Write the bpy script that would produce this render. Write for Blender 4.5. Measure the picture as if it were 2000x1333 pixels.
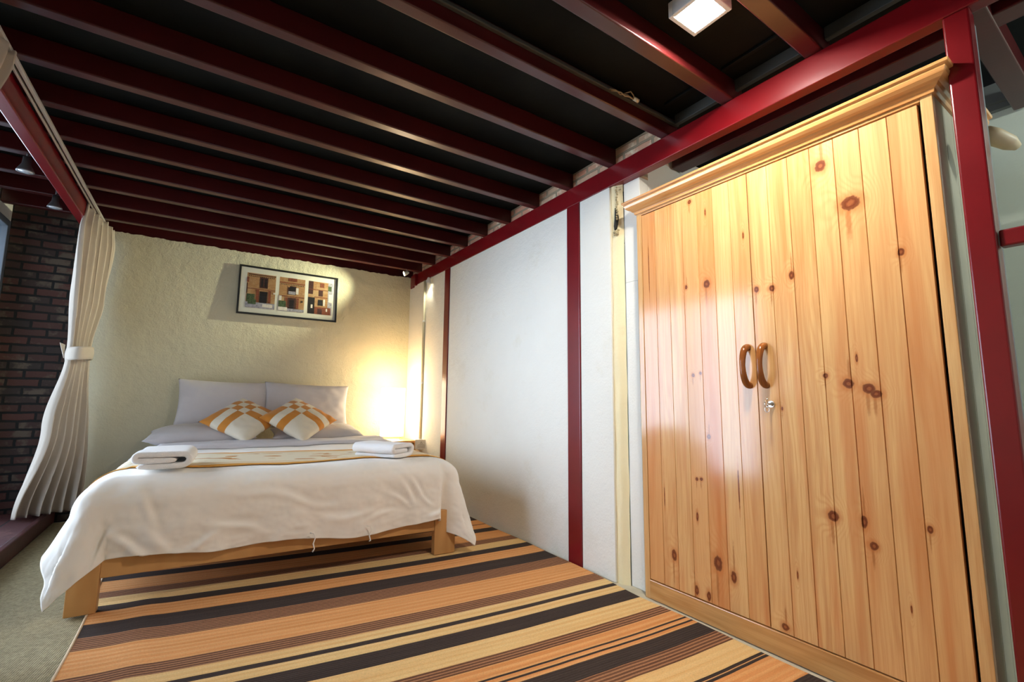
import bpy, bmesh, math, random
from mathutils import Vector, Matrix, noise
from math import sin, cos, pi, sqrt, exp

random.seed(7)
for o in list(bpy.data.objects):
    bpy.data.objects.remove(o)
SC = bpy.context.scene
COL = SC.collection

# ------------------------------------------------------------------ camera
cam_d = bpy.data.cameras.new('camera')
cam = bpy.data.objects.new('camera', cam_d)
COL.objects.link(cam)
cam_d.sensor_width = 36
cam_d.lens = 903.55 * 36 / 2000
cam_d.clip_start = 0.02
yaw, pit, rol = 0.59054265, 0.12249303, 0.0096691
fw = Vector((sin(yaw) * cos(pit), cos(yaw) * cos(pit), sin(pit)))
rt = fw.cross(Vector((0, 0, 1))).normalized()
up = rt.cross(fw)
rt2 = rt * cos(rol) + up * sin(rol)
up2 = -rt * sin(rol) + up * cos(rol)
m = Matrix((rt2, up2, -fw)).transposed().to_4x4()
m.translation = Vector((0, 0, 1.0))
cam.matrix_world = m
SC.camera = cam

# ------------------------------------------------------------------ world, exposure
SC.view_settings.view_transform = 'Standard'
SC.view_settings.look = 'None'
SC.view_settings.gamma = 1
SC.view_settings.use_curve_mapping = False
SC.view_settings.exposure = 0.30
SKY_DULL, SKY_BRIGHT, SKY_BACK = 0.9, 12.0, 0.9
W = bpy.data.worlds.new('daylight')
SC.world = W
W.use_nodes = True
bg = W.node_tree.nodes['Background']
bg.inputs[0].default_value = (0.80, 0.88, 1.0, 1)
# open bright sky on one side of the courtyard, duller elsewhere
_t = W.node_tree
_tc = _t.nodes.new('ShaderNodeTexCoord')
_dp = _t.nodes.new('ShaderNodeVectorMath')
_dp.operation = 'DOT_PRODUCT'
_dp.inputs[1].default_value = Vector((-0.80, 0.58, 0.12)).normalized()
_t.links.new(_tc.outputs['Generated'], _dp.inputs[0])
_mr = _t.nodes.new('ShaderNodeMapRange')
_mr.interpolation_type = 'SMOOTHSTEP'
for _i, _v in enumerate((0.70, 0.95, SKY_DULL, SKY_BRIGHT)):
    _mr.inputs[_i + 1].default_value = _v
_t.links.new(_dp.outputs['Value'], _mr.inputs[0])
_sx = _t.nodes.new('ShaderNodeSeparateXYZ')
_t.links.new(_tc.outputs['Generated'], _sx.inputs[0])
_m2 = _t.nodes.new('ShaderNodeMapRange')
_m2.interpolation_type = 'SMOOTHSTEP'
for _i, _v in enumerate((-0.3, -0.7, 0.0, SKY_BACK)):
    _m2.inputs[_i + 1].default_value = _v
_t.links.new(_sx.outputs[1], _m2.inputs[0])
_ad = _t.nodes.new('ShaderNodeMath')
_ad.operation = 'ADD'
_t.links.new(_mr.outputs[0], _ad.inputs[0])
_t.links.new(_m2.outputs[0], _ad.inputs[1])
_t.links.new(_ad.outputs[0], bg.inputs[1])
LAMP_PANEL = 560.0       # emission of the ceiling panel
LAMP_SHADE = 9.0         # emission of the paper lamp shade
LAMP_BULB = 5.0         # bulb in the paper lamp, watts
SPOT_W = 112.0            # spotlight grazing the head wall
SPOT2_W = 3.0


def portal(name, loc, rot, sx, sy):
    d = bpy.data.lights.new(name, 'AREA')
    d.shape = 'RECTANGLE'
    d.size = sx
    d.size_y = sy
    d.cycles.is_portal = True
    o = bpy.data.objects.new(name, d)
    COL.objects.link(o)
    o.location = loc
    o.rotation_euler = rot
    return o


# daylight comes from the sky through the bay window and two added unseen ones; portals only guide the sampling
portal('window_light', (-1.36, 3.70, 1.20), (0, -pi / 2, 0), 2.2, 2.5)
portal('window_light', (0.2, -1.66, 1.50), (pi / 2, 0, 0), 1.2, 1.0)
portal('window_light', (2.65, -1.66, 1.35), (pi / 2, 0, 0), 1.0, 2.2)


# ------------------------------------------------------------------ helpers
def link_props(o, label=None, cat=None, group=None, kind=None):
    if label: o['label'] = label
    if cat: o['category'] = cat
    if group: o['group'] = group
    if kind: o['kind'] = kind
    return o


def empty(name, loc, label, cat, group=None, rz=0.0):
    o = bpy.data.objects.new(name, None)
    o.empty_display_size = 0.1
    COL.objects.link(o)
    o.location = loc
    o.rotation_euler = (0, 0, rz)
    return link_props(o, label, cat, group)


def obj(name, bm, mats, parent=None, smooth=False, bevel=0, seg=2, autos=None):
    me = bpy.data.meshes.new(name)
    bm.normal_update()
    bm.to_mesh(me)
    bm.free()
    if not isinstance(mats, (list, tuple)): mats = [mats]
    for x in mats: me.materials.append(x)
    o = bpy.data.objects.new(name, me)
    COL.objects.link(o)
    if parent: o.parent = parent
    if smooth:
        for p in me.polygons: p.use_smooth = True
    if bevel:
        b = o.modifiers.new('bevel', 'BEVEL')
        b.width = bevel
        b.segments = seg
        b.limit_method = 'ANGLE'
        b.angle_limit = math.radians(40)
    return o


def box(bm, x0, x1, y0, y1, z0, z1, mi=0):
    vs = [bm.verts.new((x, y, z)) for x in (x0, x1) for y in (y0, y1) for z in (z0, z1)]
    for f in ((0, 1, 3, 2), (4, 6, 7, 5), (0, 4, 5, 1), (2, 3, 7, 6), (0, 2, 6, 4), (1, 5, 7, 3)):
        fc = bm.faces.new([vs[i] for i in f])
        fc.material_index = mi
    return vs


def boxes(*bs):
    bm = bmesh.new()
    for b in bs: box(bm, *b)
    return bm


def tube(bm, pts, rad, n=12, caps=True):
    pts = [Vector(p) for p in pts]
    if not isinstance(rad, (list, tuple)): rad = [rad] * len(pts)
    rings = []
    prev = None
    for i, p in enumerate(pts):
        a = pts[max(i - 1, 0)]
        b = pts[min(i + 1, len(pts) - 1)]
        t = (b - a).normalized()
        if prev is None:
            u = t.cross(Vector((0.13, 0.31, 1)))
            if u.length < 0.1: u = t.cross(Vector((1, 0, 0)))
            u.normalize()
        else:
            u = (prev - t * prev.dot(t)).normalized()
        prev = u
        v = t.cross(u)
        rings.append([bm.verts.new(p + (u * cos(2 * pi * k / n) + v * sin(2 * pi * k / n)) * rad[i]) for k in range(n)])
    for r0, r1 in zip(rings, rings[1:]):
        for k in range(n):
            bm.faces.new((r0[k], r0[(k + 1) % n], r1[(k + 1) % n], r1[k]))
    if caps:
        bm.faces.new(rings[0][::-1])
        bm.faces.new(rings[-1])
    return bm


def lathe(bm, prof, c, n=32):
    rings = []
    for r, z in prof:
        rings.append([bm.verts.new((c[0] + r * cos(2 * pi * k / n), c[1] + r * sin(2 * pi * k / n), c[2] + z)) for k in range(n)])
    for r0, r1 in zip(rings, rings[1:]):
        for k in range(n):
            bm.faces.new((r0[k], r0[(k + 1) % n], r1[(k + 1) % n], r1[k]))
    return bm


def gridmesh(bm, nu, nv, f, uvf=None):
    V = [[bm.verts.new(f(i / (nu - 1), j / (nv - 1))) for j in range(nv)] for i in range(nu)]
    uvl = bm.loops.layers.uv.new('UVMap') if uvf else None
    for i in range(nu - 1):
        for j in range(nv - 1):
            fc = bm.faces.new((V[i][j], V[i + 1][j], V[i + 1][j + 1], V[i][j + 1]))
            if uvf:
                for l, (a, b) in zip(fc.loops, ((i, j), (i + 1, j), (i + 1, j + 1), (i, j + 1))):
                    l[uvl].uv = uvf(a / (nu - 1), b / (nv - 1))
    return V


def nz(x, y, z=0.0, s=1.0):
    return noise.noise(Vector((x * s, y * s, z * s)))


# ------------------------------------------------------------------ materials
class NT:
    def __init__(s, name):
        s.m = bpy.data.materials.new(name)
        s.m.use_nodes = True
        s.t = s.m.node_tree
        s.b = s.t.nodes['Principled BSDF']
        s.out = s.t.nodes['Material Output']

    def n(s, typ, **kw):
        x = s.t.nodes.new(typ)
        for k, v in kw.items(): setattr(x, k, v)
        return x

    def l(s, a, b): s.t.links.new(a, b)

    def inp(s, sock, v):
        if hasattr(v, 'is_linked') or isinstance(v, bpy.types.NodeSocket): s.l(v, sock)
        else: sock.default_value = v

    def math(s, op, a, b=0.0, c=0.0, clamp=False):
        x = s.n('ShaderNodeMath', operation=op, use_clamp=clamp)
        s.inp(x.inputs[0], a)
        s.inp(x.inputs[1], b)
        s.inp(x.inputs[2], c)
        return x.outputs[0]

    def vmath(s, op, a, b=(0, 0, 0)):
        x = s.n('ShaderNodeVectorMath', operation=op)
        s.inp(x.inputs[0], a)
        s.inp(x.inputs[1], b)
        return x.outputs[1] if op in ('LENGTH', 'DOT_PRODUCT') else x.outputs[0]

    def mix(s, f, a, b, mode='MIX'):
        x = s.n('ShaderNodeMix', data_type='RGBA', blend_type=mode)
        s.inp(x.inputs[0], f)
        s.inp(x.inputs[6], a)
        s.inp(x.inputs[7], b)
        return x.outputs[2]

    def noise(s, vec, scale, detail=3.0, rough=0.5):
        x = s.n('ShaderNodeTexNoise')
        if vec is not None: s.l(vec, x.inputs['Vector'])
        x.inputs['Scale'].default_value = scale
        x.inputs['Detail'].default_value = detail
        x.inputs['Roughness'].default_value = rough
        return x.outputs['Fac']

    def maprange(s, v, a, b, c=0.0, d=1.0, smooth=False):
        x = s.n('ShaderNodeMapRange', interpolation_type='SMOOTHSTEP' if smooth else 'LINEAR')
        s.inp(x.inputs[0], v)
        for i, q in enumerate((a, b, c, d)): x.inputs[i + 1].default_value = q
        return x.outputs[0]

    def coords(s):
        return s.n('ShaderNodeTexCoord')

    def scale(s, vec, sc):
        x = s.n('ShaderNodeMapping')
        s.l(vec, x.inputs[0])
        x.inputs['Scale'].default_value = sc
        return x.outputs[0]

    def bump(s, h, strength, dist=0.01):
        x = s.n('ShaderNodeBump')
        x.inputs['Strength'].default_value = strength
        x.inputs['Distance'].default_value = dist
        s.l(h, x.inputs['Height'])
        s.l(x.outputs[0], s.b.inputs['Normal'])


def rgba(c): return (c[0], c[1], c[2], 1)


def srgb(r, g, b):
    return tuple(((x / 255) / 12.92 if x / 255 <= 0.04045 else ((x / 255 + 0.055) / 1.055) ** 2.4) for x in (r, g, b))


def plain(name, col, rough=0.5, metal=0.0, bump=None, var=0.0, vscale=6.0, coat=0.0, spec=0.5):
    k = NT(name)
    tc = k.coords().outputs['Object']
    k.b.inputs['Roughness'].default_value = rough
    k.b.inputs['Metallic'].default_value = metal
    k.b.inputs['Specular IOR Level'].default_value = spec
    k.b.inputs['Coat Weight'].default_value = coat
    f = k.noise(tc, vscale, 4.0)
    f = k.maprange(f, 0.3, 0.7)
    k.l(k.mix(f, rgba([c * (1 - var) for c in col]), rgba([min(1, c * (1 + var)) for c in col])), k.b.inputs['Base Color'])
    if bump:
        k.bump(k.noise(tc, bump[0], 4.0, 0.6), bump[1], bump[2] if len(bump) > 2 else 0.005)
    return k.m


def fabric(name, col, scale=900.0, st=0.25, var=0.06, rough=0.9, fuzz=0.2, wr=0.0):
    k = NT(name)
    tc = k.coords().outputs['Object']
    k.b.inputs['Roughness'].default_value = rough
    k.b.inputs['Specular IOR Level'].default_value = 0.2
    k.b.inputs['Sheen Weight'].default_value = fuzz
    f = k.maprange(k.noise(tc, 9.0, 3.0), 0.3, 0.7)
    k.l(k.mix(f, rgba([c * (1 - var) for c in col]), rgba(col)), k.b.inputs['Base Color'])
    h = k.noise(tc, scale, 2.0)
    if wr:
        w = k.noise(k.scale(tc, (1, 1.6, 1)), 14.0, 4.0, 0.6)
        h = k.math('ADD', k.math('MULTIPLY', h, 0.12), k.math('MULTIPLY', w, wr))
    k.bump(h, st, 0.004)
    return k.m


def plaster(name, col, var=0.07, b=0.5, stain=None):
    k = NT(name)
    tc = k.coords().outputs['Object']
    k.b.inputs['Roughness'].default_value = 0.85
    f = k.maprange(k.noise(tc, 1.7, 5.0, 0.6), 0.3, 0.7)
    c = k.mix(f, rgba([x * (1 - var) for x in col]), rgba(col))
    if stain:
        g = k.maprange(k.noise(tc, 2.9, 6.0, 0.7), 0.56, 0.72)
        c = k.mix(k.math('MULTIPLY', g, 0.35), c, rgba(stain))
    k.l(c, k.b.inputs['Base Color'])
    h = k.math('ADD', k.noise(tc, 85.0, 3.0, 0.6), k.math('MULTIPLY', k.noise(tc, 14.0, 4.0, 0.55), 2.2))
    k.bump(h, b, 0.004)
    return k.m


def pine(name, axis='z', knots=(), plank=None, base=srgb(208, 150, 90), light=srgb(226, 180, 120), dark=srgb(186, 114, 60), rough=0.50, planky=0.0, coat=0.9, freq=95.0):
    """varnished knotty pine; grain runs along axis, knots = (y, z, ry, rz) in object space"""
    k = NT(name)
    P = k.coords().outputs['Object']
    sep = k.n('ShaderNodeSeparateXYZ')
    k.l(P, sep.inputs[0])
    ax = {'x': 0, 'y': 1, 'z': 2}
    L = sep.outputs[ax[axis]]
    if axis == 'z': A, B = sep.outputs[1], sep.outputs[0]
    elif axis == 'y': A, B = sep.outputs[2], sep.outputs[0]
    else: A, B = sep.outputs[1], sep.outputs[2]
    idx = None
    if plank:
        q = k.math('DIVIDE', k.math('SUBTRACT', A, planky), plank)
        idx = k.math('FLOOR', q)
    wn = k.n('ShaderNodeTexWhiteNoise', noise_dimensions='1D')
    k.inp(wn.inputs['W'], idx if idx is not None else 3.0)
    rnd = wn.outputs['Value']
    wn2 = k.n('ShaderNodeTexWhiteNoise', noise_dimensions='1D')
    k.inp(wn2.inputs['W'], k.math('ADD', idx, 17.3) if idx is not None else 5.0)
    rnd2 = wn2.outputs['Value']
    # slow drift field along the plank
    cx = k.n('ShaderNodeCombineXYZ')
    k.l(k.math('MULTIPLY', A, 9.0), cx.inputs[0])
    k.l(k.math('MULTIPLY', L, 0.9), cx.inputs[1])
    k.l(k.math('ADD', k.math('MULTIPLY', B, 5.0), k.math('MULTIPLY', rnd, 40.0)), cx.inputs[2])
    drift = k.noise(cx.outputs[0], 1.0, 2.0, 0.45)
    D = None
    for (ky, kz, ry, rz) in knots:
        v = k.vmath('MULTIPLY', k.vmath('SUBTRACT', P, (0, ky, kz)), (0, 1 / ry, 1 / rz))
        d = k.vmath('LENGTH', v)
        D = d if D is None else k.math('MINIMUM', D, d)
    D2 = None
    for i_, (ky, kz, ry, rz) in enumerate(knots):
        if rz > 3.5 * ry: continue
        sg = -1 if (i_ % 3) else 1
        v = k.vmath('MULTIPLY', k.vmath('SUBTRACT', P, (0, ky - sg * ry * 0.3, kz + sg * rz * 2.6)), (0, 1 / (ry * 0.42), 1 / (rz * 3.6)))
        d = k.vmath('LENGTH', v)
        D2 = d if D2 is None else k.math('MINIMUM', D2, d)
    ph = k.math('ADD', k.math('MULTIPLY', A, freq), k.math('MULTIPLY', drift, 16.0))
    if D is not None:
        push = k.maprange(D, 0.6, 4.5, 1.0, 0.0, True)
        ph = k.math('ADD', ph, k.math('MULTIPLY', push, 6.0))
    s1 = k.math('MULTIPLY_ADD', k.math('SINE', k.math('MULTIPLY', ph, 6.283 * 0.5)), 0.5, 0.5)
    s1 = k.math('POWER', s1, 1.8)
    # fine streaks
    cf = k.n('ShaderNodeCombineXYZ')
    k.l(k.math('MULTIPLY', A, 420.0), cf.inputs[0])
    k.l(k.math('MULTIPLY', L, 7.0), cf.inputs[1])
    k.l(k.math('MULTIPLY', rnd, 90.0), cf.inputs[2])
    fine = k.noise(cf.outputs[0], 1.0, 2.0, 0.6)
    cb = k.n('ShaderNodeCombineXYZ')
    k.l(k.math('MULTIPLY', A, 26.0), cb.inputs[0])
    k.l(k.math('MULTIPLY', L, 1.3), cb.inputs[1])
    k.l(k.math('MULTIPLY', rnd2, 70.0), cb.inputs[2])
    broad = k.maprange(k.noise(cb.outputs[0], 1.0, 3.0, 0.5), 0.42, 0.72)
    c = k.mix(k.math('MULTIPLY', s1, 0.45), rgba(light), rgba(base))
    c = k.mix(k.math('MULTIPLY', k.maprange(fine, 0.45, 0.72), 0.38), c, rgba(dark))
    c = k.mix(k.math('MULTIPLY', broad, 0.6), c, rgba(dark))
    if plank:
        c = k.mix(k.math('MULTIPLY', k.math('POWER', rnd, 2.0), 0.65), c, rgba(srgb(206, 126, 66)))
        c = k.mix(k.math('MULTIPLY', rnd2, 0.35), c, rgba(light))
        c = k.mix(k.math('MULTIPLY', k.maprange(k.noise(cb.outputs[0], 0.6, 2.0, 0.4), 0.55, 0.66), 0.45), c, rgba(srgb(198, 112, 56)))
    if D is not None:
        wob = k.math('MULTIPLY', k.math('SUBTRACT', k.noise(P, 60.0, 2.0, 0.5), 0.5), 0.55)
        Dn = k.math('ADD', D, wob)
        if D2 is not None:
            c = k.mix(k.math('MULTIPLY', k.maprange(k.math('ADD', D2, wob), 0.3, 1.1, 1.0, 0.0, True), 0.65), c, rgba(srgb(160, 92, 42)))
        halo = k.maprange(Dn, 1.0, 2.2, 0.55, 0.0, True)
        c = k.mix(halo, c, rgba(srgb(188, 108, 52)))
        kn = k.maprange(Dn, 0.80, 1.10, 1.0, 0.0, True)
        kc = k.mix(k.maprange(k.math('SINE', k.math('MULTIPLY', Dn, 9.0)), -1.0, 1.0), rgba(srgb(112, 52, 24)), rgba(srgb(150, 84, 44)))
        kc = k.mix(k.maprange(Dn, 0.55, 0.95, 0.0, 0.8), kc, rgba(srgb(74, 34, 18)))
        c = k.mix(kn, c, kc)
    k.l(c, k.b.inputs['Base Color'])
    k.b.inputs['Roughness'].default_value = rough
    k.b.inputs['Specular IOR Level'].default_value = 0.08
    k.b.inputs['Coat Weight'].default_value = coat
    k.b.inputs['Coat Roughness'].default_value = 0.13
    k.bump(k.math('ADD', fine, k.math('MULTIPLY', s1, 0.6)), 0.05, 0.002)
    return k.m


def glossy_paint(name, col, rough=0.28):
    k = NT(name)
    tc = k.coords().outputs['Object']
    f = k.maprange(k.noise(tc, 5.0, 4.0), 0.3, 0.7)
    k.l(k.mix(f, rgba([c * 0.8 for c in col]), rgba(col)), k.b.inputs['Base Color'])
    k.b.inputs['Roughness'].default_value = rough
    k.b.inputs['Coat Weight'].default_value = 0.12
    k.b.inputs['Coat Roughness'].default_value = 0.12
    k.bump(k.math('ADD', k.noise(tc, 60.0, 3.0), k.math('MULTIPLY', k.noise(tc, 11.0, 2.0), 2.0)), 0.12, 0.002)
    return k.m


def bricks(name, c1, c2, c3, mortar, bw=0.21, rh=0.0655, ms=0.010, axis='x', rot=0.0):
    k = NT(name)
    P = k.coords().outputs['Object']
    sep = k.n('ShaderNodeSeparateXYZ')
    k.l(P, sep.inputs[0])
    cb = k.n('ShaderNodeCombineXYZ')
    k.l(sep.outputs[0 if axis == 'x' else 1], cb.inputs[0])
    k.l(sep.outputs[2], cb.inputs[1])
    wv = k.noise(P, 14.0, 3.0)
    d = k.vmath('ADD', cb.outputs[0], k.vmath('MULTIPLY', k.vmath('SUBTRACT', wv, (0.5, 0.5, 0.5)), (0.012, 0.012, 0)))
    br = k.n('ShaderNodeTexBrick')
    k.l(d, br.inputs['Vector'])
    br.inputs['Color1'].default_value = rgba(c1)
    br.inputs['Color2'].default_value = rgba(c2)
    br.inputs['Mortar'].default_value = rgba(mortar)
    br.inputs['Scale'].default_value = 1.0
    br.inputs['Mortar Size'].default_value = ms
    br.inputs['Mortar Smooth'].default_value = 0.3
    br.inputs['Brick Width'].default_value = bw
    br.inputs['Row Height'].default_value = rh
    v = k.maprange(k.noise(P, 6.5, 4.0, 0.65), 0.52, 0.62)
    c = k.mix(k.math('MULTIPLY', v, k.math('SUBTRACT', 1.0, br.outputs['Fac'])), br.outputs['Color'], rgba(c3))
    k.l(c, k.b.inputs['Base Color'])
    k.b.inputs['Roughness'].default_value = 0.9
    h = k.math('ADD', k.math('MULTIPLY', k.math('SUBTRACT', 1.0, br.outputs['Fac']), 1.0), k.math('MULTIPLY', k.noise(P, 60.0, 4.0), 0.4))
    k.bump(h, 0.7, 0.008)
    return k.m


def emit(name, col, st):
    k = NT(name)
    k.b.inputs['Base Color'].default_value = rgba(col)
    k.b.inputs['Emission Color'].default_value = rgba(col)
    k.b.inputs['Emission Strength'].default_value = st
    return k.m


def glass(name, tint=(0.9, 0.95, 1.0)):
    k = NT(name)
    k.t.nodes.remove(k.b)
    tr = k.n('ShaderNodeBsdfTransparent')
    tr.inputs[0].default_value = rgba(tint)
    gl = k.n('ShaderNodeBsdfGlossy')
    gl.inputs['Roughness'].default_value = 0.03
    lw = k.n('ShaderNodeLayerWeight')
    lw.inputs[0].default_value = 0.5
    fr = k.math('MULTIPLY_ADD', k.math('POWER', lw.outputs['Facing'], 5.0), 0.95, 0.04)
    mx = k.n('ShaderNodeMixShader')
    k.l(fr, mx.inputs[0])
    k.l(tr.outputs[0], mx.inputs[1])
    k.l(gl.outputs[0], mx.inputs[2])
    k.l(mx.outputs[0], k.out.inputs[0])
    return k.m


M = {}
M['cream'] = plaster('cream_plaster', srgb(208, 200, 170), 0.10, 0.9, srgb(186, 178, 144))
M['white_wall'] = plaster('white_plaster', srgb(232, 228, 216), 0.05, 0.45, srgb(214, 204, 178))
M['pipe_strip'] = plaster('yellowed_plaster', srgb(240, 224, 180), 0.06, 0.4, srgb(206, 176, 122))
M['green_wall'] = plaster('pale_green_plaster', srgb(214, 222, 206), 0.03, 0.2)
M['cement'] = plaster('cement_floor', srgb(206, 196, 172), 0.12, 0.3, srgb(160, 150, 128))
M['red'] = glossy_paint('oxblood_gloss_lit', (0.175, 0.004, 0.007), 0.28)  # lit copy of the joist paint, lamp brightness put into its colour
M['red_shaded'] = glossy_paint('oxblood_gloss_shaded', (0.060, 0.006, 0.006), 0.30)  # same oxblood paint, darkened to carry the dimness under the ceiling
M['deck'] = plain('dark_ceiling_boards', (0.005, 0.006, 0.005), 0.7, var=0.5, vscale=3.0, bump=(30, 0.2), spec=0.12)
M['batten'] = plain('grey_batten', (0.045, 0.045, 0.038), 0.6, var=0.2)
M['brick'] = bricks('dark_brick', srgb(78, 44, 36), srgb(46, 38, 34), srgb(84, 72, 60), srgb(17, 15, 14), bw=0.19)
M['brick_top'] = bricks('pale_brick', srgb(206, 140, 112), srgb(190, 160, 130), srgb(226, 208, 176), srgb(150, 134, 110), rh=0.05, axis='y')
M['tile'] = bricks('terracotta_tiles', srgb(88, 30, 28), srgb(72, 26, 26), srgb(96, 52, 46), srgb(28, 22, 20), bw=0.3, rh=0.3, ms=0.006)
M['white_metal'] = plain('white_metal', (0.75, 0.75, 0.72), 0.35, var=0.02)
M['track'] = plain('track_aluminium', (0.62, 0.60, 0.57), 0.4, 0.3, var=0.04)
M['alu'] = plain('window_aluminium', (0.22, 0.25, 0.28), 0.35, 0.6, var=0.05)
M['chrome'] = plain('chrome', (0.8, 0.8, 0.78), 0.12, 1.0, var=0.02)
M['black'] = plain('black_frame', (0.012, 0.012, 0.012), 0.35, var=0.1)
M['mat_board'] = plain('mat_board', srgb(236, 232, 212), 0.8, var=0.01)
M['curtain'] = fabric('linen_curtain', srgb(206, 193, 176), 700, 0.35, 0.05)
M['duvet'] = fabric('duvet_cotton', srgb(243, 236, 225), 900, 0.30, 0.03, wr=0.5)
M['sheet'] = fabric('lavender_sheet', srgb(214, 208, 210), 900, 0.3, 0.04, wr=0.6)
M['pillow'] = fabric('pillow_cotton', srgb(208, 201, 199), 900, 0.35, 0.04, wr=0.8)
M['towel'] = fabric('towel_terry', srgb(246, 241, 236), 260, 0.9, 0.03, 1.0, 0.5)
M['lampshade'] = emit('lit_paper_shade', (1.0, 0.84, 0.58), LAMP_SHADE)
M['panel'] = emit('lit_ceiling_panel', (1.0, 0.95, 0.86), LAMP_PANEL)
M['glass'] = glass('window_glass')
M['pglass'] = glass('picture_glass', (1, 1, 1))
M['bedwood'] = pine('bed_pine', 'x', base=srgb(190, 138, 84), light=srgb(208, 160, 104), dark=srgb(168, 114, 64), rough=0.4, coat=0.1, freq=60)
M['bedleg'] = pine('bed_leg_pine', 'z', base=srgb(190, 138, 84), light=srgb(208, 160, 104), dark=srgb(168, 114, 64), rough=0.4, coat=0.1, freq=60)
M['stand'] = pine('nightstand_pine', 'x', base=srgb(206, 148, 86), light=srgb(226, 176, 112), dark=srgb(168, 100, 54), rough=0.35, coat=0.2, freq=70)
M['handle'] = pine('handle_wood', 'z', base=srgb(138, 76, 34), light=srgb(168, 100, 48), dark=srgb(96, 50, 24), rough=0.22, coat=0.5, freq=120)


def ycoat(o):
    return o


# ------------------------------------------------------------------ the setting
def struct(name, bm, mat, parent=None, **kw):
    o = obj(name, bm, mat, parent, **kw)
    if parent is None: o['kind'] = 'structure'
    return o


XR, YH, ZC = 1.968, 5.10, 2.505
struct('floor', boxes((-1.5, 3.4, -1.8, 5.35, -0.08, 0.0)), M['cement'])
struct('ceiling', boxes((-1.5, 2.30, -1.8, 5.35, ZC, ZC + 0.06)), M['deck'])
struct('ceiling', boxes((2.30, 3.4, -1.8, 5.35, 2.62, 2.68), (2.29, 2.30, -1.8, 5.35, ZC, 2.68)), M['deck'])


# head wall with slightly ragged plaster top; brick continues past the curtain
def head_wall():
    bm = bmesh.new()
    n = 160
    tops = []
    for i in range(n + 1):
        x = -0.775 + (2.3 + 0.775) * i / n
        tops.append((x, 2.392 + 0.010 * nz(x * 22, 1.3) + 0.006 * nz(x * 70, 4.3)))
    v = []
    for x, t in tops:
        v.append([bm.verts.new((x, YH, 0)), bm.verts.new((x, YH, t)), bm.verts.new((x, YH + 0.2, t)), bm.verts.new((x, YH + 0.2, 0))])
    for a, b in zip(v, v[1:]):
        for q in range(4):
            bm.faces.new((a[q], b[q], b[(q + 1) % 4], a[(q + 1) % 4]))
    bm.faces.new(v[0])
    bm.faces.new(v[-1][::-1])
    return bm


struct('wall_head', head_wall(), M['cream'])
struct('wall_head', boxes((-0.775, 2.3, YH + 0.02, YH + 0.2, 2.36, ZC)), M['red_shaded'])
struct('wall_brick', boxes((-1.5, -0.776, YH, YH + 0.2, 0, ZC)), M['brick'])

# right wall: plaster panels between the posts, then the pipe chase and the recess return
wr = bmesh.new()
box(wr, XR, XR + 0.12, 4.152, YH, 0, 2.275)
box(wr, XR, XR + 0.12, 2.282, 4.042, 0, 2.275)
box(wr, XR, XR + 0.12, 1.893, 2.158, 0, 2.275)
struct('wall_right', wr, M['white_wall'], bevel=0.004)
struct('wall_right', boxes((XR + 0.045, XR + 0.12, 1.728, 1.822, 0, 1.67), (XR + 0.045, XR + 0.12, 1.70, 1.822, 1.67, 2.275), (XR + 0.12, 2.75, 1.70, 1.80, 0, 2.504)), M['white_wall'], bevel=0.004)


def pipe_chase():
    bm = bmesh.new()

    def f(u, v):
        y = 1.893 - 0.071 * u
        z = 2.275 * v
        x = XR + 0.012 + 0.03 * u + 0.006 * nz(y * 30, z * 6) - 0.010 * sin(pi * u) ** 2
        if z > 2.02 and 0.2 < u < 0.8:   # broken out plaster near the top
            x += 0.012 * max(0, nz(y * 60, z * 22) + 0.2)
        return (x, y, z)
    gridmesh(bm, 10, 160, f)
    return bm


pc = struct('trim_1', pipe_chase(), M['pipe_strip'], smooth=True)
bh = bmesh.new()
hp = [(1.856, 2.13), (1.849, 2.10), (1.846, 2.03), (1.852, 2.00), (1.862, 1.995), (1.866, 2.02), (1.860, 2.06)]
vs = [bh.verts.new((XR + 0.004, y, z)) for y, z in hp] + [bh.verts.new((XR + 0.03, y, z)) for y, z in hp]
n7 = len(hp)
bh.faces.new(vs[:n7])
for i in range(n7): bh.faces.new((vs[i], vs[(i + 1) % n7], vs[n7 + (i + 1) % n7], vs[n7 + i]))
hole = obj('plaster_hole', bh, plain('hole_dark', (0.02, 0.018, 0.014), 0.9, var=0.3), pc)
hole['label'] = 'dark broken hole in the plaster'
lumps = bmesh.new()
for i in range(9):
    c = Vector((XR + 0.012 + random.uniform(-.004, .004), 1.857 + random.uniform(-.016, .016), 1.985 + random.uniform(-.02, .012)))
    bmesh.ops.create_icosphere(lumps, subdivisions=2, radius=random.uniform(.006, .011), matrix=Matrix.Translation(c))
for i in range(14):
    c = Vector((XR + 0.010, 1.845 + 0.004 * sin(i * 1.7), 2.06 + i * 0.015))
    bmesh.ops.create_icosphere(lumps, subdivisions=2, radius=random.uniform(.005, .008), matrix=Matrix.Translation(c))
obj('plaster_lump', lumps, plain('stained_plaster', srgb(176, 158, 118), 0.9, var=0.25, vscale=40, bump=(80, .6)), pc, smooth=True)
struct('trim_2', boxes((XR + 0.075, XR + 0.119, 1.701, 1.727, 0, 1.669)), plain('gap_shade_strip', (0.07, 0.07, 0.055), 0.7, var=0.2))  # dark strip put in for the shade of the gap beside the wardrobe

# far room seen past the post
struct('wall_far', boxes((3.2, 3.4, -1.8, 5.35, 0, 2.44)), M['green_wall'])
struct('trim_3', boxes((3.17, 3.4, -1.8, 5.35, 2.44, 2.58), (3.15, 3.2, -1.8, 5.35, 2.47, 2.485)), plain('grey_wall_plate', (0.16, 0.17, 0.16), 0.6, var=0.15))
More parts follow.
